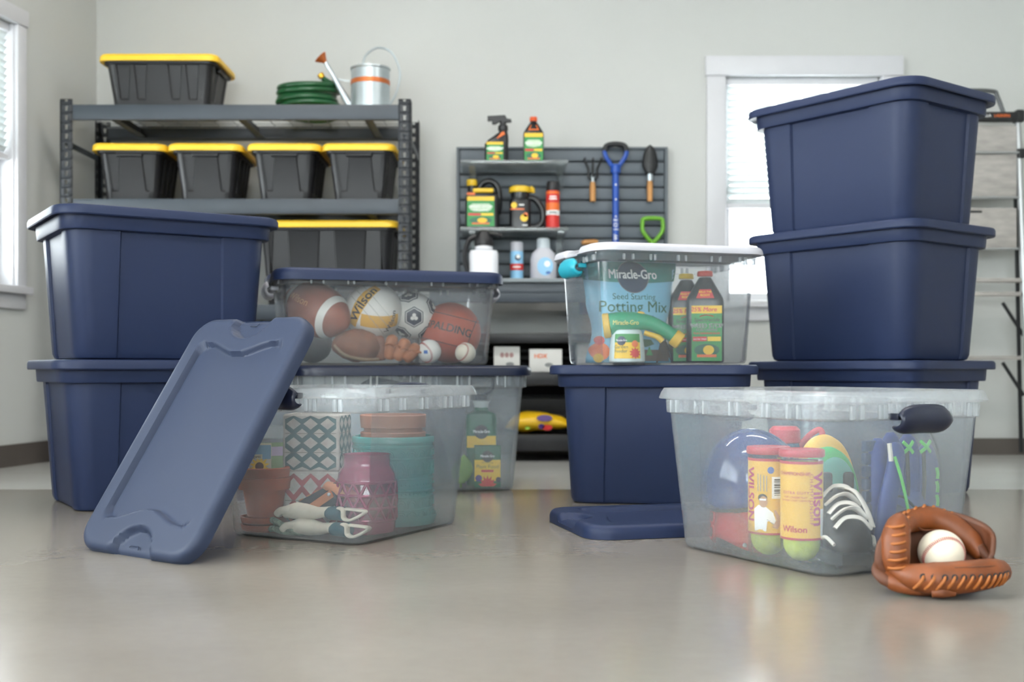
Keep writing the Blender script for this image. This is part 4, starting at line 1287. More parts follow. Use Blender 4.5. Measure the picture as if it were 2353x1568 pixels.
flying_disc(p, RBa + math.radians(14), .100, mat('teal_disc', '#5fb3a0', .35), 'teal flying disc with bright green rim standing on edge', mat('green_rim', '#2fb35a', .35), tilt=-.06)

# cleat with white laces, toe to the viewer
p = inbox(RB, RBa, -.058, -.128, ZF)
t = thing('cleat_shoe', 'black sports shoe with white laces behind the leather mitt', 'shoe', p, 0, rot=(0, 0, math.radians(4)))
M_shoe = mat('black_leather', '#17191c', .45, var=.1)
def shoe_ring(y, w, h, z0=.018):
    o = []
    for i in range(20):
        a = 2 * PI * i / 20
        x = w * math.cos(a); z = z0 + h * (.5 + .5 * math.sin(a)) 
        if math.sin(a) < 0: x *= 1.0 + .10 * (-math.sin(a)) * 0
        sq = abs(math.cos(a)) ** .6 * (1 if math.cos(a) > 0 else -1)
        o.append((w * sq, y, z))
    return o
q = MB(); q.loft([shoe_ring(-.062, .012, .02), shoe_ring(-.058, .026, .036), shoe_ring(-.04, .038, .05), shoe_ring(-.015, .042, .075), shoe_ring(.012, .040, .100), shoe_ring(.035, .036, .118), shoe_ring(.062, .034, .115), shoe_ring(.075, .024, .10)]); q.build('upper', M_shoe, t, sharp=60)
q = MB(); q.prism([(.028 * math.cos(a) if False else x, y) for x, y in [( -.026, -.064), (.026, -.064), (.041, -.04), (.045, -.01), (.040, .03), (.036, .075), (-.036, .075), (-.040, .03), (-.045, -.01), (-.041, -.04)]], .006, .030, None, .003); q.build('sole', mat('sole_rubber', '#23282c', .6), t)
for (x, y) in ((-.026, -.045), (.026, -.045), (-.03, .0), (.03, .0), (-.026, .055), (.026, .055)):
    q = MB(); q.lathe([(.004, 0), (.007, .007)], 10, T(x, y, 0)); q.build('stud', M_shoe, t)
M_lace = mat('white_lace', '#d9d3c8', .8, var=.06)
for i in range(5):
    y = -.046 + i * .0165; z = .076 + i * .0135 + (.008 if i < 2 else .002); sgn = 1 if i % 2 else -1
    q = MB(); q.tube(bez([(-.031, y + .004, z - .014), (-.012, y - .004 * sgn, z + .004), (.012, y + .004 * sgn, z + .004), (.031, y - .004, z - .014)], 5), .0078, 8, flat=.4); q.build('lace', M_lace, t)
q = MB(); q.tube(bez([(.0, .03, .134), (.02, .0, .13), (.034, -.02, .10), (.040, -.035, .07)], 6), .007, 8, flat=.35); q.build('lace', M_lace, t)
for s in (-1, 1):
    q = MB(); q.tube(bez([(s * .036, -.052, .042), (s * .042, -.03, .052), (s * .043, .0, .048), (s * .040, .03, .055)], 5), .0035, 6); q.build('white_trim', M_lace, t)
    q = MB(); q.rbox((s * .02, .03, .142), (.02, .012, .04), .006); q.build('tongue', M_shoe, t)

# blue fielding glove, back to the right wall of the box
M_bluelea = mat('blue_glove_leather', '#17357c', .5, var=.12, bump=.15, bscale=70)
M_bluelea2 = mat('slate_glove_leather', '#2f3f5c', .55, var=.1)
M_glace = mat('green_lace', '#5fcf58', .5)
p = inbox(RB, RBa, .084, -.132, ZF + .002)
t = thing('fielding_glove', 'navy blue fielding glove with green laces standing in the open box', 'baseball glove', p, RBa)
t.scale = (1.10, 1.0, 1.15)
def finger(name, pts, r, m, flat=.62):
    q = MB(); P_ = bez(pts, 6); n = len(P_)
    rs = [r[0] + (r[1] - r[0]) * (i / (n - 1)) for i in range(n)]
    rs[-1] *= .35; rs[-2] *= .72; rs[-3] *= .9
    q.tube(P_, rs, 14, flat=flat, up=(0, 1, 0)); return q.build(name, m, t, sharp=180)
finger('finger', [(-.045, 0, .05), (-.05, 0, .12), (-.052, .004, .192)], (.024, .021), M_bluelea)
finger('finger', [(-.012, .006, .05), (-.014, .006, .13), (-.018, .008, .200)], (.024, .021), M_bluelea)
finger('finger', [(.022, .006, .05), (.026, .006, .13), (.022, .008, .196)], (.025, .022), M_bluelea)
finger('finger', [(.055, 0, .03), (.062, 0, .10), (.060, .0, .180)], (.026, .024), M_bluelea)
q = MB(); q.ball((0, 0, 0), 1, 24, 14, T(.008, .002, .055) @ Matrix.Diagonal((.078, .026, .056, 1))); q.build('palm', M_bluelea, t)
finger('thumb', [(-.060, -.018, .03), (-.058, -.026, .09), (-.040, -.026, .150), (-.034, -.022, .186)], (.021, .016), M_bluelea)
q = MB(); q.grid(lambda u, v: (-.058 + .06 * u + .0 * v, -.030 - .004 * math.sin(u * PI), .02 + .075 * v * (1 - .3 * u)), 8, 8); q.build('dark_panel', M_bluelea2, t, solid=.004)
q = MB()
for i in range(7):
    for j in range(2):
        q.rbox((-.078 + .013 * j, .004, .06 + i * .020), (.014, .012, .018), .003)
q.build('webbing', M_bluelea2, t)['kind'] = 'stuff'
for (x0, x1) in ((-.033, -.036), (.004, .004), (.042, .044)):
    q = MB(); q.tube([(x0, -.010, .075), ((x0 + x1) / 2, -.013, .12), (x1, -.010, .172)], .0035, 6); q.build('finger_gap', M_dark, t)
q = MB(); q.tube(bez([(-.075, -.012, .03), (-.05, -.034, .10), (-.005, -.032, .085), (.012, -.030, .05), (.02, -.028, .02)], 6), .0022, 6); q.build('welt', M_navydark, t)
q = MB(); q.tube(bez([(.083, -.008, .03), (.088, -.010, .10), (.080, -.010, .165), (.062, -.010, .199)], 6), .0025, 6); q.build('welt', M_navydark, t)
def glace(pts, r=.0032):
    q = MB(); q.tube(bez(pts, 4), r, 6, flat=.5, up=(0, 1, 0)); q.build('lace', M_glace, t)
glace([(-.052, -.036, .165), (-.046, -.042, .14), (-.040, -.044, .12)]); glace([(-.040, -.044, .12), (-.034, -.044, .10), (-.026, -.042, .08)])
for cx in (-.002, .040):
    glace([(cx - .012, -.018, .168), (cx, -.020, .176), (cx + .012, -.018, .186)]); glace([(cx - .012, -.018, .186), (cx, -.021, .176), (cx + .012, -.018, .168)])
for i in range(3): glace([(.064, -.021, .142 - i * .022), (.0655, -.0225, .133 - i * .022), (.065, -.022, .124 - i * .022)], .0036)
glace([(.045, -.023, .07), (.047, -.0235, .06)]); glace([(.052, -.024, .046), (.06, -.024, .040)]); 
for dx in (-.012, 0, .012): glace([(-.032 + dx, -.038, .058), (-.030 + dx * .3, -.039, .034)])
q = MB(); q.tube([(-.062, -.034, .186), (-.060, -.036, .158)], .004, 6); q.build('white_tip', M_lace, t)

# ------------------------------------------------------------------ contents of the open box at the left (flowerpots)
M_terra = mat('terracotta', '#94492b', .8, var=.12, vscale=12, bump=.1, bscale=120)
M_terra2 = mat('pale_terracotta', '#b9806a', .8, var=.10, vscale=12, bump=.1, bscale=120)
def pot(t, nm, r0, r1, h, rim, m, z=0.0, open_=True):
    q = MB()
    q.lathe([(r0, z), (r0 + (r1 - .004 - r0) * (h - rim) / h, z + h - rim), (r1, z + h - rim + .001), (r1 + .002, z + h - .002), (r1, z + h), (r1 - .006, z + h), (r1 - .010, z + h - .02), (r0, z + .012)], 36)
    return q.build(nm, m, t)
pp = inbox(LB, LBa, -.120, -.138, ZF)
def saucer(p, r, m, label, h=.016):
    t = thing('pot_saucer', label, 'saucer', p)
    q = MB(); q.lathe([(r*.8, 0), (r*.95, .004), (r, h - .003), (r, h), (r - .004, h), (r*.9, .007), (.004, .006)], 36); q.build('dish', m, t)
    return t
saucer(pp, .050, M_terra, 'lower terracotta saucer under the stacked flowerpots')
saucer((pp[0], pp[1], pp[2] + .0165), .051, M_terra, 'upper terracotta saucer under the stacked flowerpots')
t = thing('terracotta_pot', 'outer terracotta pot on two saucers beside the leaning lid', 'flowerpot', (pp[0], pp[1], pp[2] + .033)); pot(t, 'pot_body', .036, .054, .083, .026, M_terra)
t = thing('terracotta_pot', 'inner terracotta pot nested in the one on saucers, holding seed packets', 'flowerpot', (pp[0], pp[1], pp[2] + .048)); pot(t, 'pot_body', .034, .0525, .090, .022, M_terra)
M_paper = mat('packet_paper', '#c9c2a8', .6, var=.1)
for i, (dx, dy, rz, lb, tilt) in enumerate(((-.016, -.006, -.1, 'sunflower seed packet standing in the terracotta pot', .12), (.010, .014, .25, 'pale green seed packet behind the sunflower packet', .05))):
    t = thing('seed_packet', lb, 'seed packet', (pp[0] + dx, pp[1] + dy, pp[2] + .105), 0, 'seed packets', rot=(-tilt, 0, face(pp) + rz))
    q = MB(); q.rbox((0, 0, .042), (.062, .002, .084), .0008); q.build('packet', M_paper if i == 0 else mat('packet_green', '#8fa57a', .6), t)
    f = lambda x, y: (x, -.0013, y)
    if i == 0:
        patch('sky_print', -.030, .030, .05, .08, mat('packet_blue', '#7aa0b8', .6), t, f, 3)
        f2 = lambda x, y: (x, -.0016, y)
        blob('sunflower_print', [((.022 if k % 2 else .013) * math.cos(2*PI*k/24) + .006, .034 + (.022 if k % 2 else .013) * math.sin(2*PI*k/24)) for k in range(24)], K['yellow'], t, f2, (.006, .034))
        disc('sunflower_print', .006, .034, .009, mat('seed_brown', '#6a4526', .7), t, lambda x, y: (x, -.0019, y))
        patch('name_tag', -.020, .012, .050, .060, mat('tag_cream', '#d8cfae', .6), t, lambda x, y: (x, -.0021, y), 3)
        text('lettering', 'Organic', .0085, K['black'], t, lambda x, y: (x, -.0025, y), pos=(-.004, .055))
        disc('seal_print', -.022, .030, .007, K['white'], t, lambda x, y: (x, -.0021, y)); disc('seal_print', -.022, .030, .005, K['teal'], t, lambda x, y: (x, -.0025, y))
    else:
        patch('leaf_print', -.026, .0, .02, .06, mat('packet_leaf', '#4f7f4a', .6), t, f, 3); patch('flower_band', .0, .028, .055, .075, mat('packet_lilac', '#b9a8c0', .6), t, f, 3)

M_cement = mat('speckled_cement', '#b9b1a8', .85, var=.14, vscale=90, bump=.3, bscale=150)
def cube_planter(p, rz, s, ink, label, rows):
    t = thing('patterned_planter', label, 'planter', p, rz, 'patterned cube planters')
    q = MB(); wl = .010
    q.stack([(s - .006, s - .006, .004, 0), (s, s, .006, .004), (s, s, .006, s - .004), (s - .005, s - .005, .005, s), (s - 2*wl, s - 2*wl, .004, s), (s - 2*wl, s - 2*wl, .004, .012)], lambda a, b, c: rrect(a, b, c, 4))
    q.build('cement_body', M_cement, t, sharp=30)
    n = 3; cw = (s - .012) / n
    for k in range(4):
        if k not in (0, 1): continue
        M = R(k * PI/2) @ Matrix(((1, 0, 0, 0), (0, 0, -1, -s/2 - .0004), (0, 1, 0, s/2), (0, 0, 0, 1)))
        fn = planemap(M, .0003); q = MB()
        w2 = cw * .5; th = .016 if rows == 2 else .0125
        for r_ in range(rows):
            yc = -s/2 + (r_ + .5) * (s / rows); hh = s / rows
            for i in range(n * 2):
                x0 = -s/2 + .006 + i * w2; up = (i % 2 == 0)
                a, b = (yc - hh*.05, yc + hh*.30) if up else (yc + hh*.30, yc - hh*.05)
                for sg in (1, -1):
                    pts = [(x0, sg * (a - yc) + yc), (x0 + w2, sg * (b - yc) + yc), (x0 + w2, sg * (b - yc) + yc + sg * th), (x0, sg * (a - yc) + yc + sg * th)]
                    pts = [(max(-s/2 + .004, min(s/2 - .004, x)), max(-s/2 + .003, min(s/2 - .003, y))) for x, y in pts]
                    q.add([fn(*v) for v in pts], [(0, 1, 2, 3)])
        q.build('zigzag_print', ink, t, sharp=180)['kind'] = 'stuff'
        q = MB()
        for r_ in range(1, rows): q.add([fn(-s/2 + .006, -s/2 + r_ * s/rows - .0006), fn(s/2 - .006, -s/2 + r_ * s/rows - .0006), fn(s/2 - .006, -s/2 + r_ * s/rows + .0006), fn(-s/2 + .006, -s/2 + r_ * s/rows + .0006)], [(0, 1, 2, 3)])
        q.build('score_lines', mat('score_grey', '#6b6661', .8), t, sharp=180)['kind'] = 'stuff'
    return t
pc = inbox(LB, LBa, -.070, -.018, ZF); ca = face(pc) + math.radians(-14)
cube_planter(pc, ca, .125, mat('brick_red_ink', '#9a4044', .8, var=.2, vscale=40), 'cement cube planter with red zigzag pattern under the green one', 2)
cube_planter((pc[0], pc[1], pc[2] + .1255), ca, .125, mat('dark_green_ink', '#2f5254', .8, var=.2, vscale=40), 'cement cube planter with dark green zigzag pattern on the red one', 3)

M_tealcer = mat('teal_ceramic', '#4fa3a0', .22, var=.12, vscale=10, coat=.4)
pt = inbox(LB, LBa, .058, .092, ZF)
t = thing('teal_saucer', 'teal ceramic saucer under the embossed teal planter', 'saucer', pt); q = MB(); q.lathe([(.085, 0), (.094, .003), (.100, .022), (.100, .025), (.097, .025), (.090, .006), (.004, .005)], 44); q.build('dish', M_tealcer, t)
t = thing('teal_planter', 'embossed teal ceramic planter holding a stack of clay pots', 'planter', (pt[0], pt[1], pt[2] + .0062))
q = MB(); r = .090; prof = [(.080, 0), (r - .002, .004)]
for (z, dr) in ((.012, 0), (.030, 0), (.031, .002), (.034, .002), (.035, 0), (.058, 0), (.059, .002), (.062, .002), (.063, 0), (.072, 0), (.073, .0025), (.076, .0025), (.077, 0), (.098, 0), (.099, .0025), (.103, .0025), (.104, 0), (.142, 0), (.143, .002), (.146, .002), (.147, 0), (.166, 0), (.167, .003), (.172, .003), (.173, .001), (.178, .001), (.179, .004), (.190, .004), (.193, .002)):
    prof.append((r + dr, z))
prof += [(r - .004, .193), (r - .008, .17), (r - .008, .02)]
q.lathe(prof, 48); q.build('pot_body', M_tealcer, t, sharp=50)
q = MB()
def arches(zb, h, n, rows):
    for i in range(n):
        a0 = 2 * PI * i / n
        for k in range(rows):
            f = 1 - k * .32
            pts = []
            for j in range(9):
                b = PI * j / 8
                pts.append(cylmap(r, a0, zb, .0012)(math.cos(b) * f * PI * r / n * .9, (math.sin(b) ** .7) * h * f))
            q.tube(pts, .0013, 5)
arches(.150, .014, 22, 2); arches(.108, .03, 22, 3); arches(.014, .015, 22, 2); arches(.038, .018, 22, 2)
for z in (.0675, .0875, .182):
    for i in range(60): q.ball(cylmap(r, 2*PI*i/60, z, .001)(0, 0), .0022, 6, 4)
q.build('embossing', M_tealcer, t, sharp=60)['kind'] = 'stuff'
for i, (z, lb) in enumerate(((.048, 'lower pale clay pot nested inside the teal planter'), (.078, 'upper pale clay pot standing out of the teal planter'))):
    t = thing('clay_pot', lb, 'flowerpot', (pt[0], pt[1], pt[2] + z)); pot(t, 'pot_body', .052, .072 + .001 * i, .160 + .009 * i, .03, M_terra2)

M_lant = clear_mat('magenta_glass', (.86, .50, .62), .42, (.62, .10, .24), .08, .08)
pl = inbox(LB, LBa, .098, -.066, ZF)
t = thing('magenta_lantern', 'magenta lantern with triangle cutouts in the flowerpot box', 'lantern', pl, face(pl))
M_lant2 = mat('magenta_lattice', '#8c2f52', .2, var=.1, coat=.5)
q = MB(); R0 = .064
def bulge(z): return R0 * (1 - .05 * ((z - .07) / .07) ** 2)
q.lathe([(.050, 0), (.060, .006), (bulge(.03), .03), (bulge(.034), .034)], 40, cap1=False); q.build('base_ring', M_lant2, t)
q = MB(); q.lathe([(bulge(.110), .110), (.060, .128), (.052, .142), (.050, .146), (.050, .166), (.052, .169), (.049, .169), (.047, .146), (.056, .128), (.058, .11)], 40, cap0=False, cap1=False); q.build('shoulder', M_lant2, t)
q = MB(); n = 14; rows = 3; hz = (.112 - .032) / rows
for r_ in range(rows + 1):
    z = .032 + r_ * hz
    q.tube([(bulge(z) * math.cos(2*PI*i/56), bulge(z) * math.sin(2*PI*i/56), z) for i in range(56)], .0030, 6, True)
for r_ in range(rows):
    z0 = .032 + r_ * hz; z1 = z0 + hz
    for i in range(n):
        for sg in (0, 1):
            a0 = 2*PI*(i + (r_ % 2) * .5)/n; a1 = a0 + (1 if sg else -1) * PI / n
            q.tube([(bulge(z0) * math.cos(a0), bulge(z0) * math.sin(a0), z0), (bulge((z0+z1)/2) * math.cos((a0+a1)/2), bulge((z0+z1)/2) * math.sin((a0+a1)/2), (z0+z1)/2), (bulge(z1) * math.cos(a1), bulge(z1) * math.sin(a1), z1)], .0030, 6)
q.build('triangle_lattice', M_lant2, t)['kind'] = 'stuff'
q = MB(); q.lathe([(.057, .01), (.058, .03), (.058, .11), (.050, .128)], 32, cap0=True, cap1=False); q.build('inner_glass', M_lant, t)

# garden gloves, tool holster and rope on the box floor
M_canvas = mat('soiled_canvas', '#cfc5b2', .9, var=.14, vscale=30, bump=.3, bscale=90)
M_tealcloth = mat('teal_cloth', '#1f5560', .8, var=.15); M_leath = mat('tan_leather', '#b9744a', .5, var=.12, bump=.15, bscale=80); M_blackcl = mat('black_cloth', '#1b2026', .8, var=.2, vscale=25)
def work_glove(p, rz, label, k):
    t = thing('work_glove', label, 'glove', p, rz, 'garden gloves')
    q = MB(); q.loft([[(x, .024 * w * math.cos(2*PI*i/14), .018 + h * math.sin(2*PI*i/14) + .002 * math.sin(x * 90)) for i in range(14)] for x, w, h in ((-.088, .3, .006), (-.082, .85, .014), (-.06, 1.1, .0178), (-.035, 1.0, .017), (-.01, .75, .013), (.008, .62, .011), (.02, .68, .012))]); q.build('palm', M_canvas, t, sharp=180)
    for j in range(4):
        yy = -.016 + j * .0105
        q = MB(); q.tube(bez([(-.062, yy, .022), (-.085, yy * 1.2, .020), (-.096 - .004 * (j % 2), yy * 1.3, .010)], 4), [.0085] * 8 + [.006], 8); q.build('finger', M_canvas, t, sharp=180)
    q = MB(); q.loft([[(x, .0225 * w * math.cos(2*PI*i/14), .018 + .015 * w * math.sin(2*PI*i/14)) for i in range(14)] for x, w in ((.018, .8), (.024, .92), (.052, 1.0), (.056, .98))]); q.build('cuff', M_tealcloth, t, sharp=180)
    q = MB(); q.tube(bez([(.054, -.018, .032), (.064, -.020, .028), (.066, -.020, .012), (.080, -.018, .008), (.104, -.012, .020), (.110, -.010, .026), (.100, -.010, .028), (.066, -.012, .030)], 5), .0032, 8, flat=3.2, up=(0, 1, 0)); q.build('cuff_hem', M_canvas, t, sharp=180)
    return t
pg = inbox(LB, LBa, .055, -.150, ZF); ang = LBa + math.radians(4)
work_glove((pg[0], pg[1], ZF), ang, 'soiled white garden glove with teal cuff lying on the box floor', 0)
work_glove((pg[0] - .014, pg[1] + .022, ZF + .030), ang + .06, 'soiled white garden glove with teal cuff lying on top of the other', 1)
pg2 = inbox(LB, LBa, .005, -.115, ZF)
t = thing('tool_holster', 'black tool holster with tan leather flap leaning in the flowerpot box', 'holster', (pg2[0] - .010, pg2[1] + .014, pg2[2] + .060), 0, rot=(0, math.radians(-24), LBa + math.radians(2)))
q = MB(); q.loft([[(x, .018 * w * math.cos(2*PI*i/14), .020 * w * math.sin(2*PI*i/14)) for i in range(14)] for x, w in ((-.075, .5), (-.07, .8), (-.03, 1.0), (.03, 1.1), (.07, 1.15), (.075, 1.0))]); q.build('sleeve', M_blackcl, t, sharp=180)
q = MB(); q.loft([[(x, .020 * w * math.cos(2*PI*i/12), z + .016 * w * math.sin(2*PI*i/12)) for i in range(12)] for x, w, z in ((.045, .6, .02), (.055, .95, .016), (.08, 1.05, .0), (.10, .9, -.02), (.11, .6, -.03))]); q.build('leather_flap', M_leath, t, sharp=180)
q = MB(); q.tube(bez([(.07, -.024, .0), (.03, -.026, -.006), (-.015, -.024, -.012), (-.035, -.02, -.020)], 5), .0085, 8, flat=.3, up=(0, 1, 0)); q.build('leather_strap', M_leath, t)
q = MB(); q.ball((.066, -.029, .0), .004, 10, 6); q.build('rivet', M_galv, t)
for i in range(5):
    q = MB(); q.rbox((-.045 + i * .022, -.004, .0185 + .0012 * i), (.011, .005, .003), .001); q.build('stitched_tab', M_leath, t)
q = MB(); q.tube([(-.066, -.016 , .012), (-.060, -.0175, -.004), (-.055, -.0165, -.014)], .004, 6); q.build('end_tab', M_copper, t)
pg3 = inbox(LB, LBa, -.035, -.160, ZF)
t = thing('cord_hank', 'small striped cord hank beside the terracotta pot', 'cord', pg3, LBa)
M_cord = mat('striped_cord', '#6f7d6a', .9, var=.6, vscale=120)
q = MB(); q.tube(bez([(-.05, .0, .008), (-.03, -.012, .012), (.0, -.014, .008), (.03, -.006, .007), (.04, .008, .007), (.01, .012, .012), (-.03, .010, .018), (-.05, .004, .026), (-.03, -.008, .028), (.0, -.012, .018), (.025, -.014, .010)], 6), .0068, 8); q.build('cord', M_cord, t, sharp=180)
# ------------------------------------------------------------------ contents of the blue-lidded clear box (balls)
ZD = .3665 + .0062
M_foot = mat('football_leather', '#8a4a34', .5, var=.12, bump=.3, bscale=260)
M_white = mat('white_ball_leather', '#dcd9d2', .45, var=.04)
M_volley_y = mat('volleyball_yellow', '#d9a53a', .45, var=.05)
M_basket = mat('basketball_leather', '#a8482c', .6, var=.1, bump=.5, bscale=500)
M_ballwhite = mat('baseball_leather', '#ded5c2', .55, var=.10, vscale=18)
M_seam = mat('red_thread', '#a82a26', .6)

p = inbox(DB, DBa, .025, -.196, ZD + .153)
t = thing('football', 'brown football with white stripe at the left of the ball box', 'ball', p, 0, rot=(math.radians(-25), math.radians(22), math.radians(-32)))
t.scale = (.88, .95, .95)
def fb(x): return .082 * max(0.0, 1 - (abs(x) / .142) ** 2.0) ** .72
q = MB(); xs = [-.141 + .282 * i / 40 for i in range(41)]
q.loft([[(x, max(fb(x), .0005) * math.cos(2*PI*k/32), max(fb(x), .0005) * math.sin(2*PI*k/32)) for k in range(32)] for x in xs]); q.build('ball_skin', M_foot, t, sharp=180)
for s in (-1, 1):
    q = MB(); q.loft([[(s * x, (fb(x) + .0012) * math.cos(2*PI*k/32), (fb(x) + .0012) * math.sin(2*PI*k/32)) for k in range(32)] for x in (.068, .075, .082, .090)], False, False); q.build('white_stripe', M_white, t, sharp=180)
for i in range(8):
    x = -.04 + i * .0115; a0 = math.radians(-55)
    q = MB(); q.tube([(x, (fb(x) + .0035) * math.cos(a0 + d), (fb(x) + .0035) * math.sin(a0 + d)) for d in (-.16 + 2.6 - 1.57 - 1.03, -.05 , .08, .16)], .0032, 6); q.build('lace', M_dark, t)
text('lettering', 'Wilson', .032, mat('orange_stamp', '#c98a5a', .5), t, lambda x, y: (x - .02, -(fb(x - .02) + .001) * math.cos(y / .08 - .1), (fb(x - .02) + .001) * math.sin(y / .08 - .1)), sub=.006)

def sph_patch(name, r, D, U, x0, x1, y0, y1, m, t, e=.0008, n=12):
    return patch(name, x0, x1, y0, y1, m, t, sphmap(r, D, U, e), n, 8)
p = inbox(DB, DBa, .045, -.034, ZD + .152); Rv = .083
t = thing('volleyball', 'white volleyball with yellow panels in the ball box', 'ball', p, face(p))
q = MB(); q.ball((0, 0, 0), Rv, 40, 26); q.build('ball_skin', M_white, t, sharp=180)
sph_patch('yellow_panel', Rv, (-.38, -.85, .25), (.5, -.1, .8), -.020, .016, -.080, .068, M_volley_y, t)
text('lettering', 'Wilson', .040, K['black'], t, sphmap(Rv, (-.38, -.85, .22), (.5, -.1, .8), .0018), ang=PI/2, bold=.02, sub=.006, pos=(0, .0))
sph_patch('yellow_panel', Rv, (.25, -.85, -.42), (.1, -.42, .9), -.060, .060, -.020, .018, M_volley_y, t)
text('lettering', 'Wilson', .024, K['black'], t, sphmap(Rv, (.62, -.70, -.42), (.1, -.42, .9), .0018), ang=PI/2 * .8, bold=.02, sub=.005)
for k in range(3):
    q = MB(); pts = []
    for i in range(40):
        a = -1.1 + 2.2 * i / 39
        v = Vector((math.sin(a), -math.cos(a), .28 * (k - 1))).normalized() * (Rv + .0002); pts.append(R(math.radians(50), 'Y') @ v)
    q.tube(pts, .0009, 5); q.build('seam', mat('seam_grey', '#a5a29a', .6), t)

p = inbox(DB, DBa, .020, .088, ZD + .142); Rs = .069
t = thing('soccer_ball', 'white soccer ball with navy hexagon panels in the ball box', 'ball', p, face(p))
q = MB(); q.ball((0, 0, 0), Rs, 36, 24); q.build('ball_skin', M_white, t, sharp=180)
def hexa(r, sq=1.0): return [(r * math.cos(PI/6 + PI*k/3) * sq, r * math.sin(PI/6 + PI*k/3)) for k in range(6)]
def dens(pts, n=5): return [(a[0] + (b[0]-a[0])*i/n, a[1] + (b[1]-a[1])*i/n) for a, b in zip(pts, pts[1:] + pts[:1]) for i in range(n)]
for D, U in (((.05, -.98, -.12), (0, 0, 1)), ((-.2, -.55, .85), (0, .8, .5)), ((-.9, -.3, -.1), (0, 0, 1)), ((.85, -.35, .35), (0, 0, 1)), ((.6, -.3, -.75), (0, 0, 1)), ((-.5, -.4, -.8), (0, 0, 1))):
    fn = sphmap(Rs, D, U, .0008); blob('dark_panel', dens(hexa(.032)), M_navydark, t, fn)
    blob('panel_line', dens(hexa(.028)), M_white, t, sphmap(Rs, D, U, .0014)); blob('dark_panel', dens(hexa(.025)), M_navydark, t, sphmap(Rs, D, U, .0020))
    for k in range(3): disc('star_print', .006 * math.cos(PI/2 + 2*PI*k/3), .006 * math.sin(PI/2 + 2*PI*k/3), .0055, M_white, t, sphmap(Rs, D, U, .0026), 10)

p = inbox(DB, DBa, .030, .200, ZD + .091); Rk = .091
t = thing('basketball', 'orange brown basketball at the right of the ball box', 'ball', p, face(p) - .05)
q = MB(); q.ball((0, 0, 0), Rk, 40, 26); q.build('ball_skin', M_basket, t, sharp=180)
tl = R(math.radians(14), 'Y')
def ring(fn_, n=64):
    q = MB(); q.tube([tl @ (Vector(fn_(2*PI*i/n)).normalized() * Rk) for i in range(n)], .0013, 5, True); q.build('channel', K['black'], t)
ring(lambda a: (math.cos(a), math.sin(a), -.42 + .25 * math.cos(2 * a) * 0)); ring(lambda a: (math.cos(a), math.sin(a), .62)); ring(lambda a: (0, math.cos(a), math.sin(a) )) if False else None
ring(lambda a: (math.cos(a) * .2 + .95, math.sin(a), math.cos(a)))
D_ = tl @ Vector((-.05, -1, .12)); U_ = tl @ Vector((0, .1, 1))
text('lettering', 'SPALDING', .032, K['black'], t, sphmap(Rk, D_, U_, .0016), bold=.015, sub=.006)

def baseball(p, label, D=(.25, -1, -.2), r=.036, ring_=60, wear=None):
    t = thing('baseball', label, 'ball', p, 0, 'baseballs')
    q = MB(); q.ball((0, 0, 0), r, 36, 24); q.build('ball_skin', wear or M_ballwhite, t, sharp=180)
    D = Vector(D).normalized(); A = D.orthogonal().normalized(); B = D.cross(A)
    q = MB(); q2 = MB(); n = 64
    th0 = math.radians(ring_)
    def pt(th, ph): return (D * math.cos(th) + (A * math.cos(ph) + B * math.sin(ph)) * math.sin(th)) * (r + .0003)
    def th_of(ph): return th0 + .10 * math.cos(2 * ph)
    q2.tube([pt(th_of(2*PI*i/n), 2*PI*i/n) for i in range(n)], .0003, 4, True)
    for i in range(n):
        ph = 2 * PI * i / n
        for sg in (-1, 1):
            q.tube([pt(th_of(ph), ph), pt(th_of(ph) + sg * .085, ph + .055)], .0006, 5)
    q.build('red_stitching', M_seam, t)['kind'] = 'stuff'
    q2.build('seam', mat('seam_grey', '#a5a29a', .6), t)
    return t
p = inbox(DB, DBa, .118, .116, ZD + .034); t = baseball(p, 'white baseball in front of the soccer ball in the ball box', (-.7, -.6, -.2), .034, 58, M_white)
patch('logo_print', -.006, .006, -.004, .006, K['blue'], t, sphmap(.034, (-.25, -.95, -.1), (0, 0, 1), .0006), 4)
p = inbox(DB, DBa, .122, .222, ZD + .030); baseball(p, 'cream baseball in front of the basketball in the ball box', (-.6, -.7, .1), .030, 55)

# old brown glove and dark ball underneath
M_oldlea = mat('old_brown_leather', '#7a4c36', .65, var=.25, vscale=25, bump=.3, bscale=60)
M_oldlea2 = mat('old_orange_leather', '#a5633a', .6, var=.25, vscale=25, bump=.3, bscale=60)
p = inbox(DB, DBa, .092, -.035, ZD)
t = thing('old_baseball_glove', 'worn brown baseball glove lying under the volleyball', 'baseball glove', p, math.radians(17))
q = MB()
def op(u, v):
    a = 2 * PI * u; b = -PI/2 + PI * v
    k = 1 + .10 * noise.noise(Vector((math.cos(a) * 2, math.sin(a) * 2, b * 2)))
    return (-.052 + .074 * k * math.cos(a) * math.cos(b), .036 * k * math.sin(a) * math.cos(b), .050 + .046 * k * math.sin(b))
q.grid(op, 28, 16, cu=True); q.build('palm', M_oldlea, t, sharp=180)
q = MB(); q.tube(bez([(-.125, -.028, .050), (-.095, -.038, .022), (-.045, -.042, .010), (.0, -.042, .010)], 6), .0045, 8); q.build('edge_welt', mat('glove_welt', '#8f765c', .7), t, sharp=180)
for i, (x, y, z, tx, l) in enumerate(((.012, .0, .040, -.2, .040), (.040, -.012, .042, .15, .040), (.068, -.018, .036, .5, .038), (.096, -.022, .028, .8, .034))):
    q = MB(); d = Vector((math.sin(tx), -.15, math.cos(tx))).normalized(); c = Vector((x, y, z))
    q.tube(bez([c - d * l * .8, c, c + d * l * .7, c + d * l], 5), [.010, .016, .019, .020, .020, .020, .019, .019, .018, .018, .017, .016, .014, .012, .009, .004], 12); q.build('finger', M_oldlea2 if i else M_oldlea, t, sharp=180)
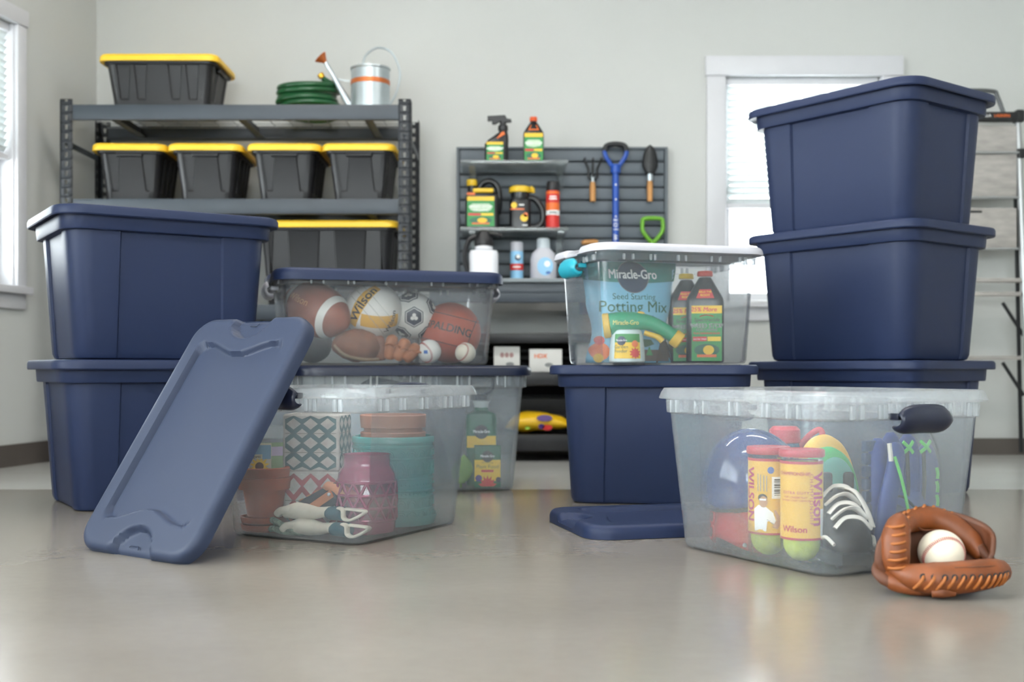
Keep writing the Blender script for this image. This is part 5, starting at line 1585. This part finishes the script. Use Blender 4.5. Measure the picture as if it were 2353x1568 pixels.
for i in range(5):
    x = .020 + i * .022
    q = MB(); q.tube(bez([(x, -.036, .052 - .006 * i), (x + .010, -.044, .056 - .006 * i), (x + .020, -.038, .050 - .006 * i)], 4), .0032, 6); q.build('lacing', M_oldlea2, t)
p = inbox(DB, DBa, -.005, -.205, ZD + .058)
t = thing('black_ball', 'dark rubber ball under the football in the ball box', 'ball', p)
q = MB(); q.ball((0, 0, 0), .058, 28, 18); q.build('ball_skin', M_dark, t, sharp=180)
q = MB(); q.lathe([(.010, .0565), (.006, .0588)], 12); q.build('valve', K['grey'], t)

# ------------------------------------------------------------------ contents of the tall clear box below
p = inbox(EB, EBa, .055, .225, ZF)
t = thing('fertilizer_sprayer', 'green labelled sprayer bottle with blue pump handle in the tall clear box', 'sprayer', p, face(p) + .02)
M_natural = mat('natural_plastic', '#d5dcd8', .45, var=.03)
q = MB(); q.stack([(.084, .066, .016, 0), (.090, .072, .018, .004), (.092, .074, .018, .20), (.086, .07, .02, .215), (.045, .045, .02, .224), (.04, .04, .019, .235)], lambda a, b, c: rrect(a, b, c, 5)); q.build('bottle_body', K['dgreen'], t, sharp=30)
q = MB(); q.lathe([(.020, .225), (.021, .24), (.026, .252), (.030, .253), (.020, .256)], 20); q.build('neck', M_natural, t)
q = MB(); q.lathe([(.018, .254), (.019, .270), (.012, .274)], 16); q.build('pump_collar', M_navydark, t)
q = MB()
q.tube(bez([(-.008, 0, .27), (-.030, 0, .285), (-.036, 0, .305), (-.034, 0, .325)], 5), .006, 8); q.build('pump_handle', M_navydark, t)
q = MB(); q.tube(bez([(.008, 0, .27), (.030, 0, .285), (.036, 0, .305), (.034, 0, .325)], 5), .006, 8); q.build('pump_handle', M_navydark, t)
q = MB(); q.rbox((0, 0, .327), (.085, .018, .014), .005); q.build('grip_bar', M_navydark, t)
f = lambda x, y: (x, -.0374, y); f2 = lambda x, y: (x, -.0378, y); f3 = lambda x, y: (x, -.0382, y)
patch('yellow_panel', -.043, .043, .115, .150, K['yellow'], t, f, 2)
disc('logo_disc', .0, .162, .021, K['black'], t, f2); text('lettering', 'Miracle-Gro', .0125, K['white'], t, f3, pos=(0, .163), sx=.8, bold=.02)
p2 = inbox(EB, EBa, .120, .226, ZF)
t = thing('plant_food_box', 'small green and yellow plant food carton before the sprayer bottle', 'carton', p2, face(p2) + .02)
q = MB(); q.rbox((0, 0, .062), (.078, .032, .124), .002); q.build('carton', K['dgreen'], t)
f = lambda x, y: (x, -.0163, y); f2 = lambda x, y: (x, -.0167, y); f3 = lambda x, y: (x, -.0171, y)
patch('yellow_panel', -.038, .038, .020, .082, K['yellow'], t, f, 2)
disc('logo_disc', .0, .092, .017, K['black'], t, f2); text('lettering', 'Miracle-Gro', .0105, K['white'], t, f3, pos=(0, .093), sx=.8, bold=.02)
text('lettering', 'Plant Food', .0155, K['dgreen'], t, f2, pos=(0, .062)); text('lettering', 'All Purpose', .007, K['dgreen'], t, f2, pos=(0, .074))
patch('red_strip', -.018, .018, .046, .053, K['red'], t, f2, 2)
blob('flower_print', [((.028 if k % 2 else .018) * math.cos(PI*k/14), .004 + (.034 if k % 2 else .022) * math.sin(PI*k/14)) for k in range(15)], K['red'], t, f2, (0, .004))
disc('berry_print', -.026, .028, .010, K['purple'], t, f2); disc('berry_print', .032, .024, .008, K['navy'], t, f3)
M_leaf = mat('leaf_green', '#6f9a34', .5, var=.15)
p3 = inbox(EB, EBa, .10, .150, ZF)
t = thing('leafy_sprig', 'bright green leaf standing beside the plant food carton', 'plant', p3, face(p3))
q = MB(); q.grid(lambda u, v: ((u - .5) * .062 * math.sin(PI * min(1, .08 + v * .95)) ** .8 + .01 * v, -.006 * math.cos((u - .5) * PI), .012 + .085 * v), 8, 12); q.build('leaf', M_leaf, t, solid=.0012, sharp=180)
q = MB(); q.tube([(0, 0, 0), (.001, -.003, .02)], .003, 6); q.build('stem', M_leaf, t)
p = inbox(EB, EBa, -.015, -.055, ZF)
t = thing('tarpaulin', 'dark blue tarpaulin heaped up inside the tall clear box', 'tarpaulin', p, EBa)
q = MB()
def tarp(u, v):
    a = 2*PI*u; r_ = v
    k = 1 + .10 * math.sin(5*a) * v + .05 * math.sin(9 * a)
    h = .318 * (1 - v ** 3.2) + .012 * noise.noise(Vector((math.cos(a) * v * 3, math.sin(a) * v * 3, 2)))
    return (.120 * r_ * k * math.cos(a), .185 * r_ * k * math.sin(a), max(0, h))
q.grid(tarp, 40, 18, cu=True); q.build('cloth', mat('navy_tarp', '#33455c', .45, var=.2, vscale=14), t, sharp=180)
q = MB(); q.tube([(.121 * (1 + .1 * math.sin(5*a) + .05 * math.sin(9*a)) * math.cos(a), .186 * (1 + .1 * math.sin(5*a) + .05 * math.sin(9*a)) * math.sin(a), .003) for a in [2*PI*i/60 for i in range(60)]], .0028, 5, True); q.build('hem', mat('orange_hem', '#8a6a4a', .6), t)

# ------------------------------------------------------------------ contents of the white-lidded clear box
ZW = .3665 + .0062
M_bagblue = mat('blue_film', '#7fbfdc', .3, var=.05, bump=.15, bscale=25)
p = inbox(WB, WBa, -.045, -.062, ZW)
brz = math.radians(15)
t = thing('potting_mix_bag', 'blue and green bag of potting mix inside the white-lidded box', 'bag', p, brz)
HB = .276
def bag_w(v): return .125 - .018 * math.sin(PI * min(1, v / .62)) ** 2 if v < .62 else .125 + .014 * sstep((v - .62) / .38)
def bag_t(v, x): 
    e = max(0.0, 1 - abs(x / bag_w(v)) ** 2.6) ** .55
    return (.050 * (1 - v ** 2.4) ** .6 + .003) * e * (1 + .08 * noise.noise(Vector((x * 18, v * 5, 1)))) + .0008
def bagp(x, y, e=0.0):
    v = max(0, min(1, y / HB)); xx = max(-bag_w(v), min(bag_w(v), x))
    return (xx, -bag_t(v, xx) - e, y)
q = MB(); NX = 26; NY = 24
def bring(v):
    w = bag_w(v); o = []
    for i in range(NX): x = -w + 2 * w * i / (NX - 1); o.append((x, -bag_t(v, x), v * HB))
    for i in range(NX - 2, 0, -1): x = -w + 2 * w * i / (NX - 1); o.append((x, bag_t(v, x), v * HB))
    return o
q.loft([bring(j / NY) for j in range(NY + 1)]); q.build('bag_film', M_bagblue, t, sharp=180)
def bpatch(nm, x0, x1, y0, y1, m, e=.0008, n=16, ny=6, fx=None):
    q = MB(); q.grid(lambda u, v: bagp((x0 + (x1 - x0) * u) * 1.0, y0 + (y1 - y0) * v - (.010 * (1 - (2*u - 1) ** 2) * (1 - v) if fx else 0), e), n, ny); return q.build(nm, m, t, sharp=180)
bpatch('green_header', -.138, .138, .226, .2755, K['teal'], fx=True)
bf = lambda e: (lambda x, y: bagp(x, y, e))
disc('logo_disc', .0, .233, .044, K['navy'], t, bf(.0030), 32); 
q = MB(); q.tube([bagp(.045 * math.cos(2*PI*i/40), .233 + .044 * math.sin(2*PI*i/40), .003) for i in range(40)], .0008, 5, True); q.build('logo_ring', K['grey'], t)
text('lettering', 'Miracle-Gro', .036, K['white'], t, bf(.0048), pos=(0, .239), sx=.78, bold=.02, sub=.01)
text('lettering', 'Seed Starting', .0235, K['dgreen'], t, bf(.0018), pos=(0, .178), sub=.01)
text('lettering', 'Potting Mix', .043, K['dgreen'], t, bf(.0018), pos=(.0, .150), bold=.005, sub=.01)
bpatch('blue_block', .02, .055, .115, .128, K['blue'], .0014, 4, 2)
bpatch('soil_print', .012, .105, .004, .035, mat('soil_brown', '#4a3626', .6, var=.3, vscale=40), .0010, 8, 4)
blob('leaf_print', [(.0, .05), (.02, .064), (.045, .062), (.055, .05), (.03, .042)], K['dgreen'], t, bf(.0014)); blob('leaf_print', [(.03, .02), (.04, .045), (.05, .02)], K['green'], t, bf(.0016))
blob('soil_print', [(.06, .0), (.075, .06), (.1, .08), (.12, .06), (.12, .0)], mat('soil_brown', '#4a3626', .6), t, bf(.0012))
disc('flower_print', -.095, .03, .024, K['orange'], t, bf(.0014)); disc('flower_print', -.095, .06, .012, K['red'], t, bf(.0016)); disc('flower_print', -.100, .012, .012, K['yellow'], t, bf(.0018))

# garden feeder: cup with green spray gun
p = inbox(WB, WBa, .077, -.118, ZW)
t = thing('garden_feeder', 'green hose-end garden feeder with yellow ends and white cup', 'sprayer', p, face(p) + .02)
M_feedg = mat('feeder_green', '#119166', .4, var=.03); M_feedy = mat('feeder_yellow', '#dfb53c', .45, var=.04)
q = MB(); q.lathe([(.044, 0), (.047, .003), (.046, .03), (.041, .072), (.036, .084), (.03, .086)], 32); q.build('cup', mat('cup_plastic', '#cfe0e0', .4, var=.03), t)
def cup(e): 
    def f_(x, y):
        r_ = .047 - max(0, y - .01) * .075 + e
        return (r_ * math.sin(x / .045), -r_ * math.cos(x / .045), y)
    return f_
patch('label', -.036, .036, .010, .074, K['yellow'], t, cup(.0008), 14, 4); patch('label_green', -.036, .036, .052, .074, K['green'], t, cup(.0014), 14, 3)
disc('logo_disc', -.016, .056, .012, K['navy'], t, cup(.002)); text('lettering', 'Miracle-Gro', .0075, K['white'], t, cup(.0026), pos=(-.016, .057), sx=.8, bold=.02)
text('lettering', 'Garden', .0125, K['dgreen'], t, cup(.002), pos=(-.017, .040)); text('lettering', 'Feeder', .0125, K['dgreen'], t, cup(.002), pos=(-.017, .029))
blob('flower_print', [(.020 + (.016 if k % 2 else .010) * math.cos(2*PI*k/20), .024 + (.016 if k % 2 else .010) * math.sin(2*PI*k/20)) for k in range(20)], K['red'], t, cup(.002), (.02, .024)); disc('fruit_print', .020, .048, .009, K['orange'], t, cup(.002))
q = MB(); P_ = bez([(-.046, 0, .098), (-.02, 0, .104), (.02, 0, .108), (.06, 0, .103), (.10, 0, .083), (.128, 0, .062)], 6); n = len(P_)
q.tube(P_, [.031 - .013 * sstep(i / n * 1.3) for i in range(n)], 18, up=(0, 1, 0)); q.build('gun_body', M_feedg, t, sharp=180)
q = MB(); q.lathe([(.030, 0), (.033, .003), (.033, .016), (.030, .019)], 20, T(-.063, 0, .0955) @ rot_to((1, 0, .12))); q.build('hose_collar', M_feedy, t)
q = MB(); q.lathe([(.020, 0), (.022, .003), (.022, .022), (.018, .025)], 20, T(.120, 0, .068) @ rot_to((.8, 0, -.6))); q.build('nozzle_ring', M_feedy, t)
q = MB(); q.tube(bez([(.045, -.004, .078), (.06, -.006, .073), (.08, -.006, .066), (.092, -.006, .055)], 5), [.007] * 10 + [.008] * 6, 10); q.build('trigger', M_feedy, t)
q = MB(); q.ball((.035, 0, .127), .012, 14, 8, s=(1, .8, .6)); q.build('thumb_switch', M_feedy, t)
text('lettering', 'Miracle-Gro', .017, mat('gold_print', '#c9c56a', .4), t, lambda x, y: (x, -math.sqrt(max(1e-6, .031 ** 2 - (y - .104) ** 2)) - .0012, y), pos=(-.004, .103), sx=.8, bold=.02, sub=.005)

# two bottles of lawn weed killer
def weed_bottle(x, y, capm, label, rz, full):
    p = inbox(WB, WBa, x, y, ZW)
    t = flat_bottle('weed_killer_bottle', label, 'bottle', p, face(p) + rz, .100, .062, .246, capm, 'weed killer bottles in the white-lidded box', sh=.66, capw=.40)
    fr = -.0312
    f = lambda a, b: (a + .004, fr - .0004, b)
    f3 = weed_label(t, f, .080, .148, .004, True)
    f4 = lambda a, b: (a + .004, fr - .0018, b)
    text('lettering', '25% More', .0165, K['red'], t, f4, pos=(-.008, .1415), bold=.02, shear=.15)
    text('lettering', 'Spectracide', .0145, K['black'], t, f4, pos=(0, .114), shear=.2, bold=.015)
    q = MB(); q.tube([f4(-.018 + .036 * i / 8, .123 + .004 * math.sin(PI * i / 8)) for i in range(9)], .0010, 4); q.build('red_swoosh', K['red'], t)
    text('lettering', 'WEED STOP', .0155, K['white'], t, f4, pos=(0, .098), bold=.045); text('lettering', 'WEED STOP', .0155, K['black'], t, lambda a, b: (a + .004, fr - .0022, b), pos=(0, .098), bold=.012)
    text('lettering', 'FOR LAWNS', .0100, K['white'], t, f4, pos=(0, .087), bold=.03); text('lettering', 'FOR LAWNS', .0100, K['black'], t, lambda a, b: (a + .004, fr - .0022, b), pos=(0, .087), bold=.01)
    text('lettering', 'PLUS CRABGRASS KILLER', .0062, K['red'], t, f4, pos=(0, .078), bold=.03)
    text('lettering', 'KILLS 470+ WEEDS', .0042, K['white'], t, f4, pos=(-.018, .0625), bold=.02)
    blob('neck_label', [(-.024, .172), (.024, .172), (.015, .196), (-.015, .196)], K['red'], t, lambda a, b: (a, -.0306 + (b - .165) * .19 - .0012, b))
    text('lettering', 'KILLS THE', .0075, K['yellow'], t, lambda a, b: (a, -.0306 + (b - .165) * .19 - .0018, b), pos=(0, .189), bold=.02); text('lettering', 'ROOT', .009, K['yellow'], t, lambda a, b: (a, -.0306 + (b - .165) * .19 - .0018, b), pos=(0, .180), bold=.02)
    return t
weed_bottle(.062, .115, M_cap_r, 'dark weed killer bottle with red cap in the white-lidded box', .02, True)
weed_bottle(-.032, .105, M_cap_y, 'dark weed killer bottle with yellow cap behind the red-capped one', .02, True)

# ------------------------------------------------------------------ leather mitt with baseball on the floor
M_mitt = mat('mitt_leather', '#783e19', .5, var=.28, vscale=28, bump=.3, bscale=110)
M_mitt2 = mat('mitt_leather_dark', '#5c321b', .55, var=.22, vscale=28, bump=.3, bscale=110)
M_mlace = mat('mitt_lace', '#a5602a', .55, var=.15)
MO = Vector((.685, 1.80, 0))
t = thing('catchers_mitt', 'brown leather mitt lying open on the floor holding a baseball', 'baseball glove', tuple(MO))
def L_(x, y, z): return Vector((x - MO.x, y - MO.y, z))
def pad(name, pts, rs, m, flat=1.0, up=(0, 1, 0), n=16):
    P_ = bez(pts, 7); N = len(P_); K_ = len(rs) - 1
    rr_ = []
    for i in range(N):
        f_ = i / (N - 1) * K_; k = min(int(f_), K_ - 1); rr_.append(rs[k] + (rs[k+1] - rs[k]) * (f_ - k))
    q = MB(); q.tube(P_, rr_, n, flat=flat, up=up); return q.build(name, m, t, sharp=180)
# bowl of the mitt
q = MB()
def bowl(u, v):
    az = math.radians(-62 + 312 * u); fr_ = max(0.0, -math.sin(az) - .15) / .85; el = math.radians(-80 + (92 - 62 * sstep(fr_ * 1.6)) * v)
    k = 1 + .03 * math.sin(4 * az)
    return tuple(L_(.690 + .084 * k * math.cos(az) * math.cos(el), 1.822 + .066 * math.sin(az) * math.cos(el), .078 + .070 * math.sin(el) + (.030 * max(0, math.sin(az)) * v)))
q.grid(bowl, 40, 16); q.build('pocket', M_mitt2, t, solid=.007, sharp=180)
front = pad('front_pad', [L_(.600, 1.792, .042), L_(.622, 1.768, .032), L_(.655, 1.757, .030), L_(.700, 1.755, .033), L_(.742, 1.763, .037), L_(.768, 1.778, .038), L_(.776, 1.788, .038)], [.010, .020, .026, .0255, .0235, .018, .006], M_mitt)
thumb = pad('thumb_pad', [L_(.612, 1.792, .030), L_(.607, 1.790, .055), L_(.609, 1.796, .085), L_(.618, 1.806, .108), L_(.628, 1.814, .119)], [.016, .0225, .0235, .019, .007], M_mitt, flat=.85)
back = pad('back_pad', [L_(.632, 1.828, .098), L_(.655, 1.862, .104), L_(.692, 1.880, .107), L_(.726, 1.872, .096), L_(.750, 1.850, .073), L_(.760, 1.832, .050)], [.012, .019, .021, .021, .018, .008], M_mitt)
pad('heel_pad', [L_(.590, 1.800, .034), L_(.600, 1.780, .020), L_(.625, 1.768, .014), L_(.650, 1.765, .012), L_(.676, 1.768, .011)], [.006, .013, .012, .010, .005], M_mitt)
pad('wrist_strap', [L_(.586, 1.806, .050), L_(.578, 1.792, .036), L_(.586, 1.780, .024), L_(.602, 1.774, .016)], [.006, .009, .009, .005], M_mitt2, flat=.5)
pad('wrist_loop', [L_(.598, 1.80, .098), L_(.588, 1.795, .075), L_(.584, 1.792, .05), L_(.590, 1.79, .032)], [.005, .010, .010, .005], M_mitt2, flat=.45)
pad('leather_tab', [L_(.646, 1.742, .010), L_(.662, 1.738, .012), L_(.682, 1.740, .010)], [.006, .008, .004], M_mitt, flat=.7)
pad('web', [L_(.758, 1.838, .066), L_(.770, 1.822, .046), L_(.778, 1.806, .036)], [.010, .009, .006], M_mitt2)
# piping along pad edges
pad('piping', [L_(.655, 1.842, .105), L_(.672, 1.852, .092), L_(.705, 1.858, .090), L_(.735, 1.850, .076), L_(.748, 1.838, .056)], [.0018] * 5, M_mitt2, n=6)
pad('piping', [L_(.680, 1.738, .050), L_(.715, 1.739, .051), L_(.748, 1.748, .051), L_(.770, 1.768, .046)], [.0016] * 4, M_mitt2, n=6)
# laces of the front edge
for i in range(12):
    f_ = i / 11; x = .632 + .136 * (1 - (1 - f_) ** 1.25); y = 1.733 + .045 * max(0, f_ - .62) ** 1.2 * 1.6 + .010 * max(0, .2 - f_) * 5
    zz = .036 + .004 * f_
    s = 1 - .45 * f_
    q = MB(); q.lathe([(.0040 * s + .0015, -.0006), (.0005, -.0002)], 12, T(*L_(x, y - .0048, zz)) @ rot_to((.25 * (f_ - .4), -1, .25))); q.build('eyelet', M_dark, t)
    q = MB(); q.tube(bez([L_(x + .001, y - .002, zz + .001), L_(x - .002, y - .006, zz - .004), L_(x - .008 * s, y - .003, zz - .013), L_(x - .012 * s, y + .004, zz - .020)], 4), .0026 * (1 - .35 * f_), 7); q.build('lace', M_mlace, t, sharp=180)
# laces of the thumb edge
for i in range(6):
    f_ = i / 5; z = .046 + .062 * f_; x = .612 + .004 * f_ ** 2; y = 1.766 + .020 * f_ ** 1.5
    q = MB(); q.tube(bez([L_(x + .004, y + .001, z + .001), L_(x - .003, y - .0035, z), L_(x - .013, y - .001, z - .002), L_(x - .021, y + .012, z - .003)], 4), .0024, 7); q.build('lace', M_mlace, t, sharp=180)
# rolled lacing over the top rim
for i in range(9):
    f_ = i / 8; P0 = bez([L_(.624, 1.815, .118), L_(.648, 1.856, .121), L_(.690, 1.880, .1275), L_(.728, 1.873, .116)], 8)[int(f_ * 24)]
    q = MB(); q.tube([P0 + Vector((-.005, -.006, -.003)), P0 + Vector((0, 0, .0015)), P0 + Vector((.005, .006, -.003))], .0026, 7); q.build('lace', M_mlace, t, sharp=180)
for i in range(4):
    z = .030 + .02 * i
    q = MB(); q.tube(bez([L_(.604 + .004 * i, 1.767 - .002 * i, z - .006), L_(.616 + .006 * i, 1.756, z * .6 + .012), L_(.632 + .006 * i, 1.752, z * .4 + .014)], 4), .0024, 6) if i < 2 else q.tube(bez([L_(.640, 1.822, .118 - .012 * (i - 2)), L_(.632, 1.822, .108 - .012 * (i - 2)), L_(.640, 1.826, .098 - .012 * (i - 2))], 4), .0026, 6)
    q.build('lace', M_mlace, t, sharp=180)
q = MB(); q.tube(bez([L_(.768, 1.774, .046), L_(.776, 1.774, .044), L_(.782, 1.772, .036)], 4), .0018, 6); q.build('lace_end', M_mlace, t)
baseball((.690, 1.818, .0605), 'scuffed white baseball resting in the leather mitt on the floor', (-.14, -.98, -.24), .0365, 60)

# ------------------------------------------------------------------ prints belong to the surface they are printed on
PRINT = ('lettering', 'logo_disc', 'logo_ring', 'label_', 'print_line', 'barcode', 'player_print', 'flower_print', 'leaf_print', 'fruit_print', 'berry_print', 'red_band', 'white_print', 'crest_print',
         'red_swoosh', 'neck_label', 'yellow_panel', 'red_strip', 'printed', 'can_band', 'star_print', 'dark_panel', 'panel_line', 'white_stripe', 'red_stitching', 'seam', 'channel', 'soil_print', 'green_header', 'blue_block',
         'name_tag', 'seal_print', 'sunflower_print', 'sky_print', 'zigzag_print', 'score_lines', 'embossing', 'snap_button', 'flower_band', 'logo_print', 'round_emblem', 'rivet', 'eyelet')
HOST = ('paper_label', 'label', 'carton', 'bag_film', 'bag_body', 'ball_skin', 'can_body', 'bottle_body', 'jug_body', 'packet', 'cement_body', 'pot_body', 'shaft', 'top_tray', 'shell', 'sleeve', 'front_pad')
for root in [o for o in C.objects if o.parent is None and o.type == 'EMPTY' and 'category' in o]:
    kids = list(root.children)
    base = lambda o: o.name.split('.')[0]
    host = next((k for h in HOST for k in kids if base(k) == h), None)
    if host is None: continue
    for k in kids:
        if k is not host and base(k) != 'label' and base(k).startswith(PRINT):
            k.parent = host
